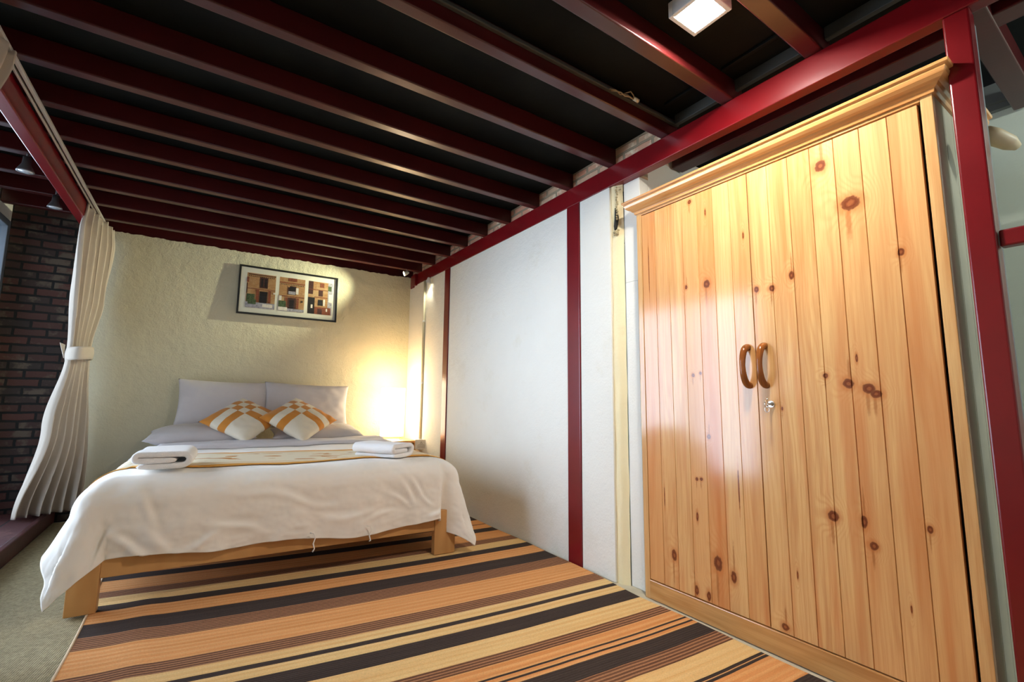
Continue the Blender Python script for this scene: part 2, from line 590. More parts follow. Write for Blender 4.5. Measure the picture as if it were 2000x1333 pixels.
# left side: solid wall, then the glazed door
struct('wall_left', boxes((-1.5, -1.33, -1.8, 2.44, 0, ZC), (-1.5, -1.33, 2.44, 4.96, 2.30, ZC), (-1.5, -1.33, 4.96, YH, 0, ZC)), M['white_wall'])
# back wall behind the viewpoint; its two windows are added for fill light
struct('wall_back', boxes((-1.5, -0.4, -1.8, -1.6, 0, 2.68), (0.8, 2.15, -1.8, -1.6, 0, 2.68), (3.15, 3.4, -1.8, -1.6, 0, 2.68),
                          (-0.4, 0.8, -1.8, -1.6, 0, 1.0), (-0.4, 0.8, -1.8, -1.6, 2.0, 2.68), (2.15, 3.15, -1.8, -1.6, 0, 0.25), (2.15, 3.15, -1.8, -1.6, 2.45, 2.68)), M['white_wall'])


def window(n, plane, a0, a1, z0, z1, mull, axis):
    fr = bmesh.new()
    gl = bmesh.new()
    w = 0.05

    def bx(bm, p0, p1, q0, q1, r0, r1):
        if axis == 'x': box(bm, p0, p1, q0, q1, r0, r1)
        else: box(bm, q0, q1, p0, p1, r0, r1)
    bx(fr, plane, plane + 0.07, a0, a0 + w, z0, z1)
    bx(fr, plane, plane + 0.07, a1 - w, a1, z0, z1)
    bx(fr, plane, plane + 0.07, a0 + w, a1 - w, z0, z0 + w)
    bx(fr, plane, plane + 0.07, a0 + w, a1 - w, z1 - w, z1)
    for mm in mull:
        bx(fr, plane + 0.005, plane + 0.065, mm - 0.03, mm + 0.03, z0 + w, z1 - w)
    bx(gl, plane + 0.03, plane + 0.036, a0 + w, a1 - w, z0 + w, z1 - w)
    f = obj('window_%d' % n, fr, M['alu'], bevel=0.004)
    f['kind'] = 'structure'
    obj('glass_pane', gl, M['glass'], f)
    return f


window(1, -1.36, 2.44, 4.96, 0.10, 2.30, (3.70,), 'x')
window(2, -1.66, -0.4, 0.8, 1.0, 2.0, (0.2,), 'y')  # unseen window, added as fill from behind the camera
window(3, -1.66, 2.15, 3.15, 0.25, 2.45, (), 'y')  # unseen window, added to light the far wall

# raised tiled step in the window bay
st = bmesh.new()
box(st, -1.33, -0.90, -1.6, YH, 0, 0.10)
stp = struct('trim_4', st, M['tile'], bevel=0.004)
obj('step_edge', boxes((-0.90, -0.862, -1.6, YH, 0, 0.108)), plain('dark_step_edge', (0.075, 0.02, 0.022), 0.4, var=0.4, bump=(20, .2)), stp, bevel=0.008)

# ------------------------------------------------------------------ timbers / steel frame
JG = 'red joists across the ceiling'


def joist(y0, y1, label, x0=-1.32, x1=None, top=None):
    x1 = x1 if x1 is not None else (2.05 if y0 < 1.9 else 2.05)
    o = obj('ceiling_joist', boxes((x0, x1, y0, y1, 2.402, ZC)), M['red_shaded'], bevel=0.006, seg=3)
    return link_props(o, label, 'joist', JG)


ends = [4.85, 4.492, 4.138, 3.772, 3.412, 3.045, 2.668, 2.293, 1.906, 1.514]
names = ['dark red ceiling joist nearest the cream head wall', 'second dark red ceiling joist out from the head wall',
         'third dark red ceiling joist out from the head wall', 'fourth dark red ceiling joist out from the head wall',
         'fifth dark red ceiling joist out from the head wall', 'sixth dark red ceiling joist out from the head wall',
         'seventh dark red ceiling joist out from the head wall',
         'eighth dark red ceiling joist, ending in brick just past the white wall post',
         'ninth dark red ceiling joist, the last one ending against bare brick',
         'dark red ceiling joist carrying the pale conduit and loose cable']
for e, nme in zip(ends, names):
    joist(e - 0.055, e, nme)
joist(1.098, 1.160, 'glossy red ceiling joist lit bright along its side by the square lamp')
joist(0.722, 0.790, 'short red ceiling joist meeting the beam right of the square lamp')
joist(0.30, 0.385, 'dark red ceiling joist directly above the right-hand post', x1=3.17)

bm_ = obj('ceiling_beam', boxes((XR, XR + 0.057, -1.55, 5.06, 2.275, 2.4015)), M['red'], bevel=0.005, seg=3)
link_props(bm_, 'long glossy red beam running above the white wall and over the wardrobe', 'beam')
ep = obj('beam_end_plate', boxes((XR - 0.03, XR + 0.0, 4.88, 4.96, 2.262, 2.395), (XR - 0.012, XR + 0.0, 4.96, 5.06, 2.25, 2.40)), M['red'], bm_, bevel=0.004)
lb = obj('ceiling_beam', boxes((-0.852, -0.792, -1.55, 5.08, 2.275, 2.4015)), M['red'], bevel=0.006)
link_props(lb, 'red beam over the bay opening beside the white curtain track', 'beam')
sb = obj('ceiling_beam', boxes((2.30, 2.40, -1.0, 1.69, 2.405, 2.503)), M['red_shaded'], bevel=0.006)
link_props(sb, 'dark red beam set back in the shadow above the wardrobe', 'beam')

# brick infill over the beam between the joists
bi = bmesh.new()
pr_ = 5.06
for e in ends:
    box(bi, XR + 0.015, XR + 0.10, e + 0.001, pr_, 2.402, ZC - 0.001)
    pr_ = e - 0.056
box(bi, XR + 0.0575, XR + 0.12, 1.70, 5.06, 2.2755, 2.4015)
struct('wall_infill', bi, M['brick_top'])


def post(y0, y1, label, x0=XR - 0.008, x1=XR + 0.05, z1=2.274, mat='red'):
    o = obj('wall_post', boxes((x0, x1, y0, y1, 0, z1)), M[mat], bevel=0.006, seg=3)
    return link_props(o, label, 'post')


post(2.160, 2.280, 'dark red post dividing the white wall, nearest the wardrobe')
post(4.044, 4.150, 'slim dark red post near the table lamp corner', x1=XR + 0.05)
pp = post(0.306, 0.372, 'glossy red square post standing right of the wardrobe', x0=XR, x1=XR + 0.062)
o = obj('post_jamb', boxes((XR + 0.075, XR + 0.135, 0.315, 0.352, 0, 2.274)), plain('blue_grey_jamb', (0.16, 0.18, 0.19), 0.45, var=0.1), bevel=0.003)
link_props(o, 'blue-grey vertical jamb strip behind the right-hand red post', 'jamb')
for z, lb_ in ((1.470, 'upper red rail running right from the post in front of the pale wall'), (0.760, 'lower red rail running right from the post near the frame edge')):
    o = obj('red_rail', boxes((XR + 0.015, XR + 0.055, -1.5, 0.304, z, z + 0.052)), M['red'], bevel=0.005)
    link_props(o, lb_, 'rail', 'rails fixed to the right-hand post')
kb = bmesh.new()
tube(kb, [(2.13, 0.33, 1.905), (2.15, 0.315, 1.89), (2.19, 0.285, 1.865), (2.21, 0.27, 1.85)], [0.022, 0.028, 0.024, 0.012], 20)
link_props(obj('wooden_peg', kb, plain('peg_wood', srgb(206, 186, 148), 0.5, var=0.1), smooth=True), 'pale rounded wooden peg poking out behind the right-hand post', 'peg')

# conduits and battens up at the ceiling
cb = bmesh.new()
box(cb, -0.7, 2.035, 1.438, 1.4588, 2.459, 2.4785)
o = obj('ceiling_conduit', cb, M['batten'], bevel=0.004)
link_props(o, 'pale flat conduit clipped along the top of a red ceiling joist', 'conduit')
o = obj('ceiling_conduit', boxes((XR + 0.02, XR + 0.045, 0.80, 1.434, 2.45, 2.504), (XR + 0.02, XR + 0.045, 0.40, 0.72, 2.45, 2.504)), M['batten'], bevel=0.003)
link_props(o, 'dark grey batten at the ceiling edge just above the lit red beam', 'batten')
o = obj('ceiling_conduit', boxes((1.86, 1.88, 0.80, 1.09, 2.490, 2.504), (1.86, 1.88, 1.17, 1.40, 2.490, 2.504)), M['deck'], bevel=0.003)
link_props(o, 'thin dark ceiling batten between the joists beyond the square lamp', 'batten')
cl = bmesh.new()
tube(cl, [(1.50, 1.43, 2.455), (1.53, 1.415, 2.450), (1.56, 1.42, 2.445), (1.60, 1.41, 2.452), (1.625, 1.405, 2.440), (1.640, 1.40, 2.443)], 0.003, 8)
tube(cl, [(1.51, 1.43, 2.450), (1.55, 1.405, 2.443), (1.58, 1.41, 2.438), (1.61, 1.40, 2.440), (1.63, 1.40, 2.436)], 0.003, 8)
tube(cl, [(1.58, 1.42, 2.455), (1.60, 1.39, 2.458), (1.625, 1.395, 2.450), (1.635, 1.40, 2.441)], 0.003, 8)
cable = obj('loose_cable', cl, plain('cable_tan', srgb(150, 128, 92), 0.5, var=0.1), smooth=True)
link_props(cable, 'small coil of tan cable hanging beside the ceiling conduit', 'cable')
pb = bmesh.new()
tube(pb, [(1.632, 1.40, 2.441), (1.662, 1.398, 2.437)], 0.009, 12)
obj('plug', pb, plain('plug_cream', srgb(200, 190, 160), 0.4, var=0.05), cable, smooth=True)

# ------------------------------------------------------------------ square ceiling lamp
cl0 = empty('ceiling_lamp', (1.454, 0.922, 2.504), 'lit square white surface lamp on the dark ceiling between red joists', 'lamp')
fb = bmesh.new()
s_, t_ = 0.080, 0.062
box(fb, -s_, s_, -s_, -t_, -0.064, 0)
box(fb, -s_, s_, t_, s_, -0.064, 0)
box(fb, -s_, -t_, -t_, t_, -0.064, 0)
box(fb, t_, s_, -t_, t_, -0.064, 0)
obj('lamp_frame', fb, M['white_metal'], cl0, bevel=0.003)
obj('lamp_diffuser', boxes((-t_ + .0005, t_ - .0005, -t_ + .0005, t_ - .0005, -0.0615, -0.050)), M['panel'], cl0)

# ------------------------------------------------------------------ wardrobe
CY = 1.0575
wd = empty('wardrobe', (XR, CY, 0), 'tall two-door knotty pine wardrobe with moulded cornice', 'wardrobe')
KN = [(0.762, 1.922, .020, .024), (0.672, 1.737, .032, .027), (0.537, 1.512, .010, .014), (0.895, 1.508, .010, .018), (0.975, 1.469, .012, .014),
      (0.797, 1.095, .009, .010), (0.724, 1.064, .018, .018), (0.662, 1.045, .020, .018), (0.642, 1.026, .018, .014), (0.692, 1.155, .004, .016), (0.963, 0.967, .004, .008),
      (0.805, 0.580, .018, .020), (0.709, 0.580, .010, .022), (0.686, 0.505, .013, .014), (0.530, 0.595, .008, .012), (1.001, 0.122, .014, .014),
      (0.943, 0.332, .003, .016), (0.597, 0.331, .0025, .014),
      (1.297, 0.831, .009, .012), (1.368, 0.630, .007, .008), (1.345, 0.633, .008, .008), (1.373, 0.460, .006, .022), (1.508, 0.251, .015, .026),
      (1.277, 0.280, .020, .034), (1.206, 0.243, .013, .026), (1.390, 0.130, .010, .022), (1.329, 0.125, .010, .022), (1.164, 0.618, .003, .085),
      (1.351, 1.985, .010, .011), (1.275, 1.549, .016, .020), (1.387, 1.555, .007, .011), (1.040, 1.476, .011, .013), (1.086, 1.733, .004, .016),
      (1.267, 1.902, .004, .018), (1.367, 1.117, .008, .009), (1.327, 1.125, .007, .008), (1.555, 0.515, .0025, .05), (1.614, 1.70, .0025, .13)]
MD = pine('door_pine', 'z', [(a - CY, b, c, d) for a, b, c, d in KN], plank=0.0855, planky=0.0)
MS = pine('stile_pine', 'z', base=srgb(206, 152, 94), light=srgb(220, 174, 116), dark=srgb(188, 126, 72), freq=55)
MRY = pine('rail_pine', 'y', base=srgb(190, 136, 78), light=srgb(210, 158, 98), dark=srgb(166, 108, 56), rough=0.3, freq=45)
MC = pine('cornice_pine', 'y', base=srgb(206, 142, 78), light=srgb(226, 168, 104), dark=srgb(170, 104, 54), rough=0.2, freq=70)
MG = plain('grey_side_boards', srgb(178, 170, 146), 0.6, var=0.12, vscale=4)
yl, yr = 1.690 - CY, 0.415 - CY
dL, dR = 1.655 - CY, 0.4575 - CY
H1 = 2.045
# carcass: side panels with plank grooves, top, back
cs = bmesh.new()
for (a, b) in ((yr, yr + 0.018), (yl - 0.018, yl)):
    x = 0.022
    while x < 0.50:
        box(cs, x, min(x + 0.093, 0.50), a, b, 0.0, H1)
        x += 0.096
box(cs, 0.022, 0.50, yr + 0.018, yl - 0.018, H1 - 0.02, H1)
box(cs, 0.48, 0.50, yr + 0.018, yl - 0.018, 0, H1 - 0.02)
box(cs, 0.05, 0.48, yr + 0.018, yl - 0.018, 0.08, 0.098)
c_ = obj('side_panel', cs, MG, wd, bevel=0.002)
c_['label'] = 'grey-green plank side'
obj('face_stile', boxes((0.0, 0.022, dL + 0.003, yl, 0.0, H1)), MS, wd, bevel=0.002)
obj('face_stile', boxes((0.0, 0.022, yr, dR - 0.010, 0.0, H1)), MS, wd, bevel=0.002)
obj('top_rail', boxes((0.0, 0.022, dR - 0.010, dL + 0.003, 2.018, H1)), MRY, wd, bevel=0.002)
obj('plinth', boxes((-0.004, 0.022, dR - 0.010, dL + 0.003, 0.004, 0.094)), MRY, wd, bevel=0.003)


def door(y0, y1, sgn):
    """planks with v grooves; y0<y1"""
    bm = bmesh.new()
    n = 7
    w = (y1 - y0) / n
    z0, z1 = 0.099, 2.012
    prof = []
    for i in range(n):
        a, b = y0 + i * w, y0 + (i + 1) * w
        g = 0.0016
        prof += [(0.0045 if i else 0.0, a), (0.0, a + (g if i else 0)), (0.0, b - (g if i < n - 1 else 0))]
    prof.append((0.0, y1))
    fr = [[bm.verts.new((x + 0.001, y, z)) for x, y in prof] for z in (z0, z1)]
    bk = [[bm.verts.new((0.020, y, z)) for x, y in prof] for z in (z0, z1)]
    m = len(prof)
    for i in range(m - 1):
        bm.faces.new((fr[0][i], fr[1][i], fr[1][i + 1], fr[0][i + 1]))
        bm.faces.new((bk[0][i], bk[0][i + 1], bk[1][i + 1], bk[1][i]))
        bm.faces.new((fr[0][i], fr[0][i + 1], bk[0][i + 1], bk[0][i]))
        bm.faces.new((fr[1][i], bk[1][i], bk[1][i + 1], fr[1][i + 1]))
    bm.faces.new((fr[0][0], bk[0][0], bk[1][0], fr[1][0]))
    bm.faces.new((fr[0][-1], fr[1][-1], bk[1][-1], bk[0][-1]))
    bmesh.ops.remove_doubles(bm, verts=bm.verts, dist=1e-6)
    bmesh.ops.recalc_face_normals(bm, faces=bm.faces)
    return obj('door', bm, MD, wd)


d1 = door(0.0026, dL - 0.001, 1)
d2 = door(dR, -0.0020, -1)


def handle(yc, par):
    bm = bmesh.new()
    pts, rad = [], []
    for i in range(25):
        a = -pi / 2 + pi * i / 24
        zz = 1.146 + 0.083 * sin(a)
        xx = 0.004 - 0.052 * cos(a) ** 0.8 if cos(a) > 1e-6 else 0.004
        pts.append((xx, yc, zz))
        rad.append(0.0115 + 0.003 * abs(sin(a)))
    tube(bm, pts, rad, 16)
    h = obj('handle', bm, M['handle'], par, smooth=True)
    h['label'] = 'dark brown bow handle'


handle(1.092 - CY, d1)
handle(1.020 - CY, d2)
lk = bmesh.new()
tube(lk, [(0.002, 1.004 - CY, 0.985), (-0.004, 1.004 - CY, 0.985)], 0.014, 20)
tube(lk, [(-0.003, 1.004 - CY, 0.985), (-0.012, 1.004 - CY, 0.985)], 0.008, 16)
lo = obj('lock', lk, M['chrome'], d2, smooth=False)
kk = bmesh.new()
box(kk, -0.030, -0.010, 1.0032 - CY, 1.0048 - CY, 0.981, 0.989)
ring = [(-0.040 + 0.012 * cos(2 * pi * i / 20), 1.004 - CY, 0.985 + 0.016 * sin(2 * pi * i / 20)) for i in range(21)]
tube(kk, ring, 0.0022, 8, False)
ring = [(-0.036, 1.004 - CY + 0.009 * cos(2 * pi * i / 20), 0.963 + 0.011 * sin(2 * pi * i / 20)) for i in range(21)]
tube(kk, ring, 0.0013, 8, False)
tube(kk, [(-0.030, 1.004 - CY, 1.003), (-0.024, 1.008 - CY, 1.012)], 0.003, 8)
ko = obj('key', kk, M['chrome'], lo, smooth=True)
ko['label'] = 'small silver key in the lock'

# cornice profile swept round front and both sides (mitred)
prof = [(0.0, 2.030), (-0.008, 2.030), (-0.010, 2.043), (-0.018, 2.047), (-0.024, 2.055), (-0.036, 2.060), (-0.046, 2.070), (-0.050, 2.082), (-0.047, 2.091), (-0.058, 2.093), (-0.060, 2.103), (0.0, 2.106)]
cn = bmesh.new()
rows = []
for px_, pz_ in prof:
    o_ = -px_
    rows.append([cn.verts.new(p) for p in ((0.50, yl + o_, pz_), (-o_, yl + o_, pz_), (-o_, yr - o_, pz_), (0.50, yr - o_, pz_))])
for r0, r1 in zip(rows, rows[1:]):
    for i in range(3): cn.faces.new((r0[i], r0[i + 1], r1[i + 1], r1[i]))
cn.faces.new((rows[-1][0], rows[-1][1], rows[-1][2], rows[-1][3]))
bmesh.ops.recalc_face_normals(cn, faces=cn.faces)
obj('cornice', cn, MC, wd, bevel=0.0015)

# ------------------------------------------------------------------ floor coverings
def sisal():
    k = NT('sisal_weave')
    P = k.coords().outputs['Object']
    sep = k.n('ShaderNodeSeparateXYZ')
    k.l(P, sep.inputs[0])
    a = k.math('SINE', k.math('MULTIPLY', k.math('ADD', sep.outputs[0], sep.outputs[1]), 320.0))
    b = k.math('SINE', k.math('MULTIPLY', k.math('SUBTRACT', sep.outputs[0], sep.outputs[1]), 460.0))
    w = k.math('MULTIPLY', a, b)
    n_ = k.noise(P, 70.0, 4.0, 0.7)
    f = k.math('ADD', k.math('MULTIPLY', w, 0.25), n_)
    c = k.mix(k.maprange(f, 0.25, 0.75), rgba(srgb(122, 110, 78)), rgba(srgb(186, 172, 132)))
    k.l(c, k.b.inputs['Base Color'])
    k.b.inputs['Roughness'].default_value = 0.95
    k.bump(f, 0.8, 0.006)
    return k.m


mt = obj('floor_mat', boxes((-0.86, 1.30, 0.1, 5.05, 0.0, 0.007)), sisal(), bevel=0.003)
link_props(mt, 'beige woven sisal mat under the rug and the bed', 'mat')


def rugmat(name, c1, c2, line=0.0, lc=None, per=0.0125):
    k = NT(name)
    uv = k.n('ShaderNodeUVMap').outputs[0]
    P = k.coords().outputs['Object']
    sep = k.n('ShaderNodeSeparateXYZ')
    k.l(uv, sep.inputs[0])
    V = k.math('ADD', sep.outputs[1], k.math('MULTIPLY', k.noise(P, 160.0, 2.0), 0.0022))
    rib = k.math('SINE', k.math('MULTIPLY', V, 2 * pi / per))
    n1 = k.noise(P, 170.0, 4.0, 0.75)
    cs2 = k.n('ShaderNodeCombineXYZ')
    k.l(k.math('MULTIPLY', sep.outputs[0], 1.2), cs2.inputs[0])
    k.l(k.math('MULTIPLY', V, 45.0), cs2.inputs[1])
    n2 = k.maprange(k.noise(cs2.outputs[0], 1.0, 3.0, 0.6), 0.35, 0.68)
    c = k.mix(n2, rgba(c1), rgba(c2))
    if lc is not None:
        c = k.mix(k.math('MULTIPLY', k.maprange(rib, -0.2, 0.7), line), c, rgba(lc))
    c = k.mix(k.math('MULTIPLY', k.maprange(n1, 0.42, 0.66), 0.30), c, rgba([x * 0.45 for x in c1]))
    k.l(c, k.b.inputs['Base Color'])
    k.b.inputs['Roughness'].default_value = 0.97
    k.b.inputs['Specular IOR Level'].default_value = 0.1
    h = k.math('ADD', k.math('MULTIPLY', rib, 0.35), n1)
    k.bump(h, 0.7, 0.004)
    return k.m


OR = rugmat('rug_orange', srgb(232, 164, 104), srgb(216, 142, 80), 0.35, srgb(240, 190, 132), 0.034)
BE = rugmat('rug_beige', srgb(238, 200, 138), srgb(230, 178, 114), 0.3, srgb(244, 212, 152), 0.03)
BK = rugmat('rug_black', srgb(62, 52, 48), srgb(74, 62, 56), 0.25, srgb(98, 84, 74), 0.0125)
BR = rugmat('rug_brown', srgb(104, 70, 52), srgb(124, 86, 64), 0.85, srgb(190, 136, 98), 0.0170)
ST = [(4.05, 0), (3.95, 1), (3.86, 3), (3.72, 2), (3.60, 0), (3.48, 3), (3.46, 0), (3.36, 2), (3.27, 0), (3.105, 3), (3.02, 1), (2.917, 2), (2.842, 0), (2.71, 2), (2.575, 3), (2.458, 0),
      (2.246, 3), (2.158, 1), (2.090, 2), (2.058, 1), (1.995, 2), (1.892, 1), (1.770, 3), (1.708, 0), (1.637, 2), (1.626, 0), (1.604, 2), (1.592, 0),
      (1.570, 2), (1.482, 3), (1.402, 1), (1.287, 2), (1.272, 0), (1.268, 2), (1.254, 0), (1.115, 2), (1.05, 3), (0.97, 0), (0.80, 2), (0.70, 1), (0.60, 2), (0.57, 0), (0.40, None)]


def rug():
    bm = bmesh.new()
    uvl = bm.loops.layers.uv.new('UVMap')
    nx = 90
    vv = []
    mi = []
    for (a, m_), (b, _) in zip(ST, ST[1:]):
        k_ = max(1, int((a - b) / 0.05))
        for q in range(k_):
            vv.append(a + (b - a) * q / k_)
            mi.append(m_)
    vv.append(ST[-1][0])
    rows = []
    for v in vv:
        row = []
        for i in range(nx + 1):
            u = i / nx
            xl = -0.345 + 0.01 * sin(v * 3)
            xr_ = 1.915 + (0.03 if v > 2.45 else 0.03 * max(0, (v - 1.9) / .55)) + 0.004 * sin(v * 9)
            xr_ = min(xr_, 1.955)
            x = xl + (xr_ - xl) * u
            y = v - .169 * x + .0295 * x * x + 0.004 * nz(x * 2.2, v * 2.0, 3.1) + 0.0012 * nz(x * 14, v * 3, 5)
            z = 0.0165 + 0.002 * nz(x * 2.5, y * 2.5) + (0.004 * exp(-((x + 0.13) / 0.06) ** 2) if y < 3 else 0)
            row.append((bm.verts.new((x, y, z)), (x, v)))
        rows.append(row)
    for r, (r0, r1) in enumerate(zip(rows, rows[1:])):
        for i in range(nx):
            q = (r0[i], r1[i], r1[i + 1], r0[i + 1])
            f = bm.faces.new([a[0] for a in q])
            f.material_index = mi[r]
            for l, a in zip(f.loops, q): l[uvl].uv = a[1]
    # skirt
    edge = [e for e in bm.edges if len(e.link_faces) == 1]
    ret = bmesh.ops.extrude_edge_only(bm, edges=edge)
    for v in [g for g in ret['geom'] if isinstance(g, bmesh.types.BMVert)]:
        v.co.z = 0.0075
    return bm


rg = obj('striped_rug', rug(), [OR, BE, BK, BR], smooth=False)
link_props(rg, 'large flat rug striped in orange, beige, brown and black', 'rug')
be = bmesh.new()
tube(be, [(-0.35 + 0.01 * sin(v * 3), v + .06, 0.0145) for v in [0.5 + 0.1 * i for i in range(35)]], 0.0055, 8)
b_ = obj('edge_binding', be, plain('binding_cream', srgb(214, 186, 150), 0.9, var=0.1, vscale=80), rg, smooth=True)

# ------------------------------------------------------------------ bed
BO = Vector((0.505, 2.83, 0))
BT = math.radians(-3.5)
bed = empty('bed', BO, 'low light pine double bed frame under white bedding', 'bed', rz=BT)
ZR = 0.018
for (x, y) in ((-0.93, 0.0), (0.79, 0.0), (-0.93, 2.0), (0.79, 2.0)):
    obj('leg', boxes((x, x + 0.14 - (0.03 if x < 0 else 0), y, y + 0.05, ZR + (0 if y < 1 else -0.009), 0.287)), M['bedleg'], bed, bevel=0.004)
obj('foot_rail', boxes((-0.82, 0.79, 0.006, 0.036, 0.165, 0.285)), M['bedwood'], bed, bevel=0.003)
obj('head_rail', boxes((-0.82, 0.79, 2.01, 2.04, 0.165, 0.285)), M['bedwood'], bed, bevel=0.003)
for x in (-0.925, 0.895):
    obj('side_rail', boxes((x, x + 0.03, 0.05, 2.0, 0.165, 0.285)), M['bedwood'], bed, bevel=0.003)
obj('slat_base', boxes(*[(-0.89, 0.89, 0.06 + i * 0.155, 0.06 + i * 0.155 + 0.09, 0.262, 0.282) for i in range(13)]), M['bedwood'], bed)


def bw(x, y, z):
    return Vector((BO.x + x * cos(BT) - y * sin(BT), BO.y + x * sin(BT) + y * cos(BT), z))


mb = boxes((-0.885, 0.885, 0.06, 2.02, 0.287, 0.555))
mo = obj('mattress', mb, M['sheet'], bevel=0.05, seg=4, smooth=True)
mo.location = BO
mo.rotation_euler = (0, 0, BT)
link_props(mo, 'pale mattress with grey sheet lying on the pine bed frame', 'mattress')

TT = 0.605


def drape(p, q, T=TT, hw=0.80, y0=0.11, infl=0.0, wr=1.0):
    """flat sheet coordinates (p,q) -> bed space, rounded over the mattress edge and hanging"""
    cx = max(-hw, min(hw, p))
    cy = max(y0, q)
    ox, oy = p - cx, q - cy
    r = sqrt(ox * ox + oy * oy)
    soft = 0.012 * nz(p * 2.3, q * 2.3, 1.7) + 0.006 * nz(p * 6, q * 5, 3.3)
    if r < 1e-6:
        return Vector((p, q, T + infl + wr * soft))
    dx, dy = ox / r, oy / r
    th = math.atan2(-dy, abs(dx))          # 0 = side, pi/2 = foot
    side = dx * dx
    R0 = 0.125 + 0.045 * side
    a = r / R0
    if a < pi / 2:
        h = R0 * sin(a)
        z = T - R0 * (1 - cos(a))
        hang = 0
    else:
        h = R0
        hang = r - R0 * pi / 2
        z = T - R0 - hang
    hh = h + infl
    g = min(1.0, a)
    if dy < -1e-6:
        flare = hang * ((0.20 if p > 0 else 0.46) * side + 0.05 * (1 - side))
        if p > 0:
            flare += exp(-((th - 0.62) / 0.32) ** 2) * (0.20 * hang + 0.03 * g) - exp(-((th - 1.16) / 0.17) ** 2) * (0.30 * hang + 0.015 * g)
        else:
            flare += exp(-((th - 0.80) / 0.40) ** 2) * (0.02 * hang + 0.02 * g) - exp(-((th - 1.34) / 0.13) ** 2) * (0.06 * hang)
    else:
        flare = hang * (0.20 if p > 0 else 0.46)
    s = p if side < 0.5 else q
    amp = min(1.0, (hang + 0.05) / 0.3)
    rip = 0.010 * sin(s * 9 + 2 * nz(s * 1.3, 7.0)) + 0.018 * nz(s * 4.5, hang * 3.0, 9.0) + 0.009 * nz(s * 11, hang * 8 + s * 4, 2.0)
    hh += flare + wr * rip * amp + wr * soft * 0.8
    return Vector((cx + dx * hh, cy + dy * hh, max(0.045, z + 0.10 * flare + wr * 0.4 * soft)))


# world-space creases carved at the places the photo shows them: (p, q, dir angle, length, width, depth)
CREASE = [(0.60, -0.16, -0.95, 0.13, .012, .012), (0.66, -0.13, -0.8, 0.12, .010, .012), (0.55, -0.20, -0.6, 0.12, .012, .010), (0.72, -0.20, -0.5, 0.08, .010, .010),
          (0.45, -0.27, 0.05, 0.16, .014, .008), (-0.02, -0.13, -0.22, 0.34, .018, .009), (0.25, -0.24, -0.1, 0.25, .02, .008), (-0.30, -0.24, -0.4, 0.2, .018, .010),
          (-0.62, -0.24, -0.7, 0.13, .02, .012), (-0.72, -0.28, -0.5, 0.15, .018, .018), (-0.66, -0.12, -0.95, 0.16, .015, .010), (-0.86, -0.26, 0.7, 0.14, .02, .02),
          (-0.45, -0.28, 0.4, 0.13, .018, .012), (0.80, -0.27, 0.5, 0.10, .014, .012)]


def crease(p, q):
    d = 0
    for (a, b, an, ln, w, dp) in CREASE:
        ux, uy = cos(an), sin(an)
        s = (p - a) * ux + (q - b) * uy
        t = -(p - a) * uy + (q - b) * ux
        t += 0.02 * sin(s * 14 + a * 9)
        if abs(s) < ln * 1.6:
            g = exp(-(s / (ln * .55)) ** 2)
            d += dp * g * (exp(-(t / w) ** 2) - 0.8 * exp(-((t - 1.7 * w) / (1.2 * w)) ** 2))
    return d


DV = empty('duvet', BO, 'white cotton duvet draped over the bed down past its foot rail', 'duvet', rz=BT)


def duvet_top():
    bm = bmesh.new()
    DL, DR = 0.415, 0.475

    def f(u, v):
        p = -(0.80 + DL) + (1.60 + DL + DR) * u
        hem = 0.450 - 0.018 * sin(u * 7.0) - 0.030 * exp(-((p - 0.83) / 0.12) ** 2) + 0.010 * sin(u * 23)
        q = (0.11 - hem) + (1.60 + hem - 0.11) * (v ** 1.2)
        P = drape(p, q)
        if q < 0.1:
            c = crease(p, q)
            P.y -= c * 0.85 + 0.0035 * nz(p * 16, q * 22, 8.1) + 0.002 * nz(p * 42, q * 50, 3.1)
            P.z += c * 0.3
        return P
    gridmesh(bm, 240, 170, f)
    return bm


dt = obj('cover', duvet_top(), M['duvet'], DV, smooth=True)
s = dt.modifiers.new('thick', 'SOLIDIFY')
s.thickness = 0.016
s.offset = -1


def fold_band():
    bm = bmesh.new()

    def f(u, v):
        p = -(0.80 + 0.38) + 2 * (0.80 + 0.38) * u
        q0 = 1.20 + 0.02 * sin(u * 5) + 0.05 * (1 - u)
        q = q0 + (1.64 - q0) * v
        e = sin(pi * min(1, v * 1.0)) ** 0.35 if 0 < v < 1 else 0
        P = drape(p, q, infl=0.006 + 0.030 * e)
        P.z += 0.004 * sin(v * 17 + 2 * nz(p * 2, 3))
        return P
    gridmesh(bm, 150, 30, f)
    return bm


fo = obj('folded_edge', fold_band(), M['sheet'], DV, smooth=True)
fo['label'] = 'grey-lavender turned-back edge'
s = fo.modifiers.new('thick', 'SOLIDIFY')
s.thickness = 0.006
s.offset = -1
for (a, b) in ((0.075, 0.10), (0.375, 0.085)):
    ti = bmesh.new()
    x0 = a
    y0_ = -0.045
    tube(ti, [(x0 - .02, y0_, 0.262), (x0, y0_ - .006, 0.258), (x0 + .008, y0_ - .008, 0.235), (x0 - .002, y0_ - .006, 0.205), (x0 + .006, y0_ - .008, 0.178), (x0 - .003, y0_ - .006, 0.262 - b)], [.003, .003, .0028, .0035, .003, .0042], 8)
    tt_ = obj('hem_tie', ti, M['duvet'], DV, smooth=True)
    tt_['label'] = 'thin white fabric tie at the hem'

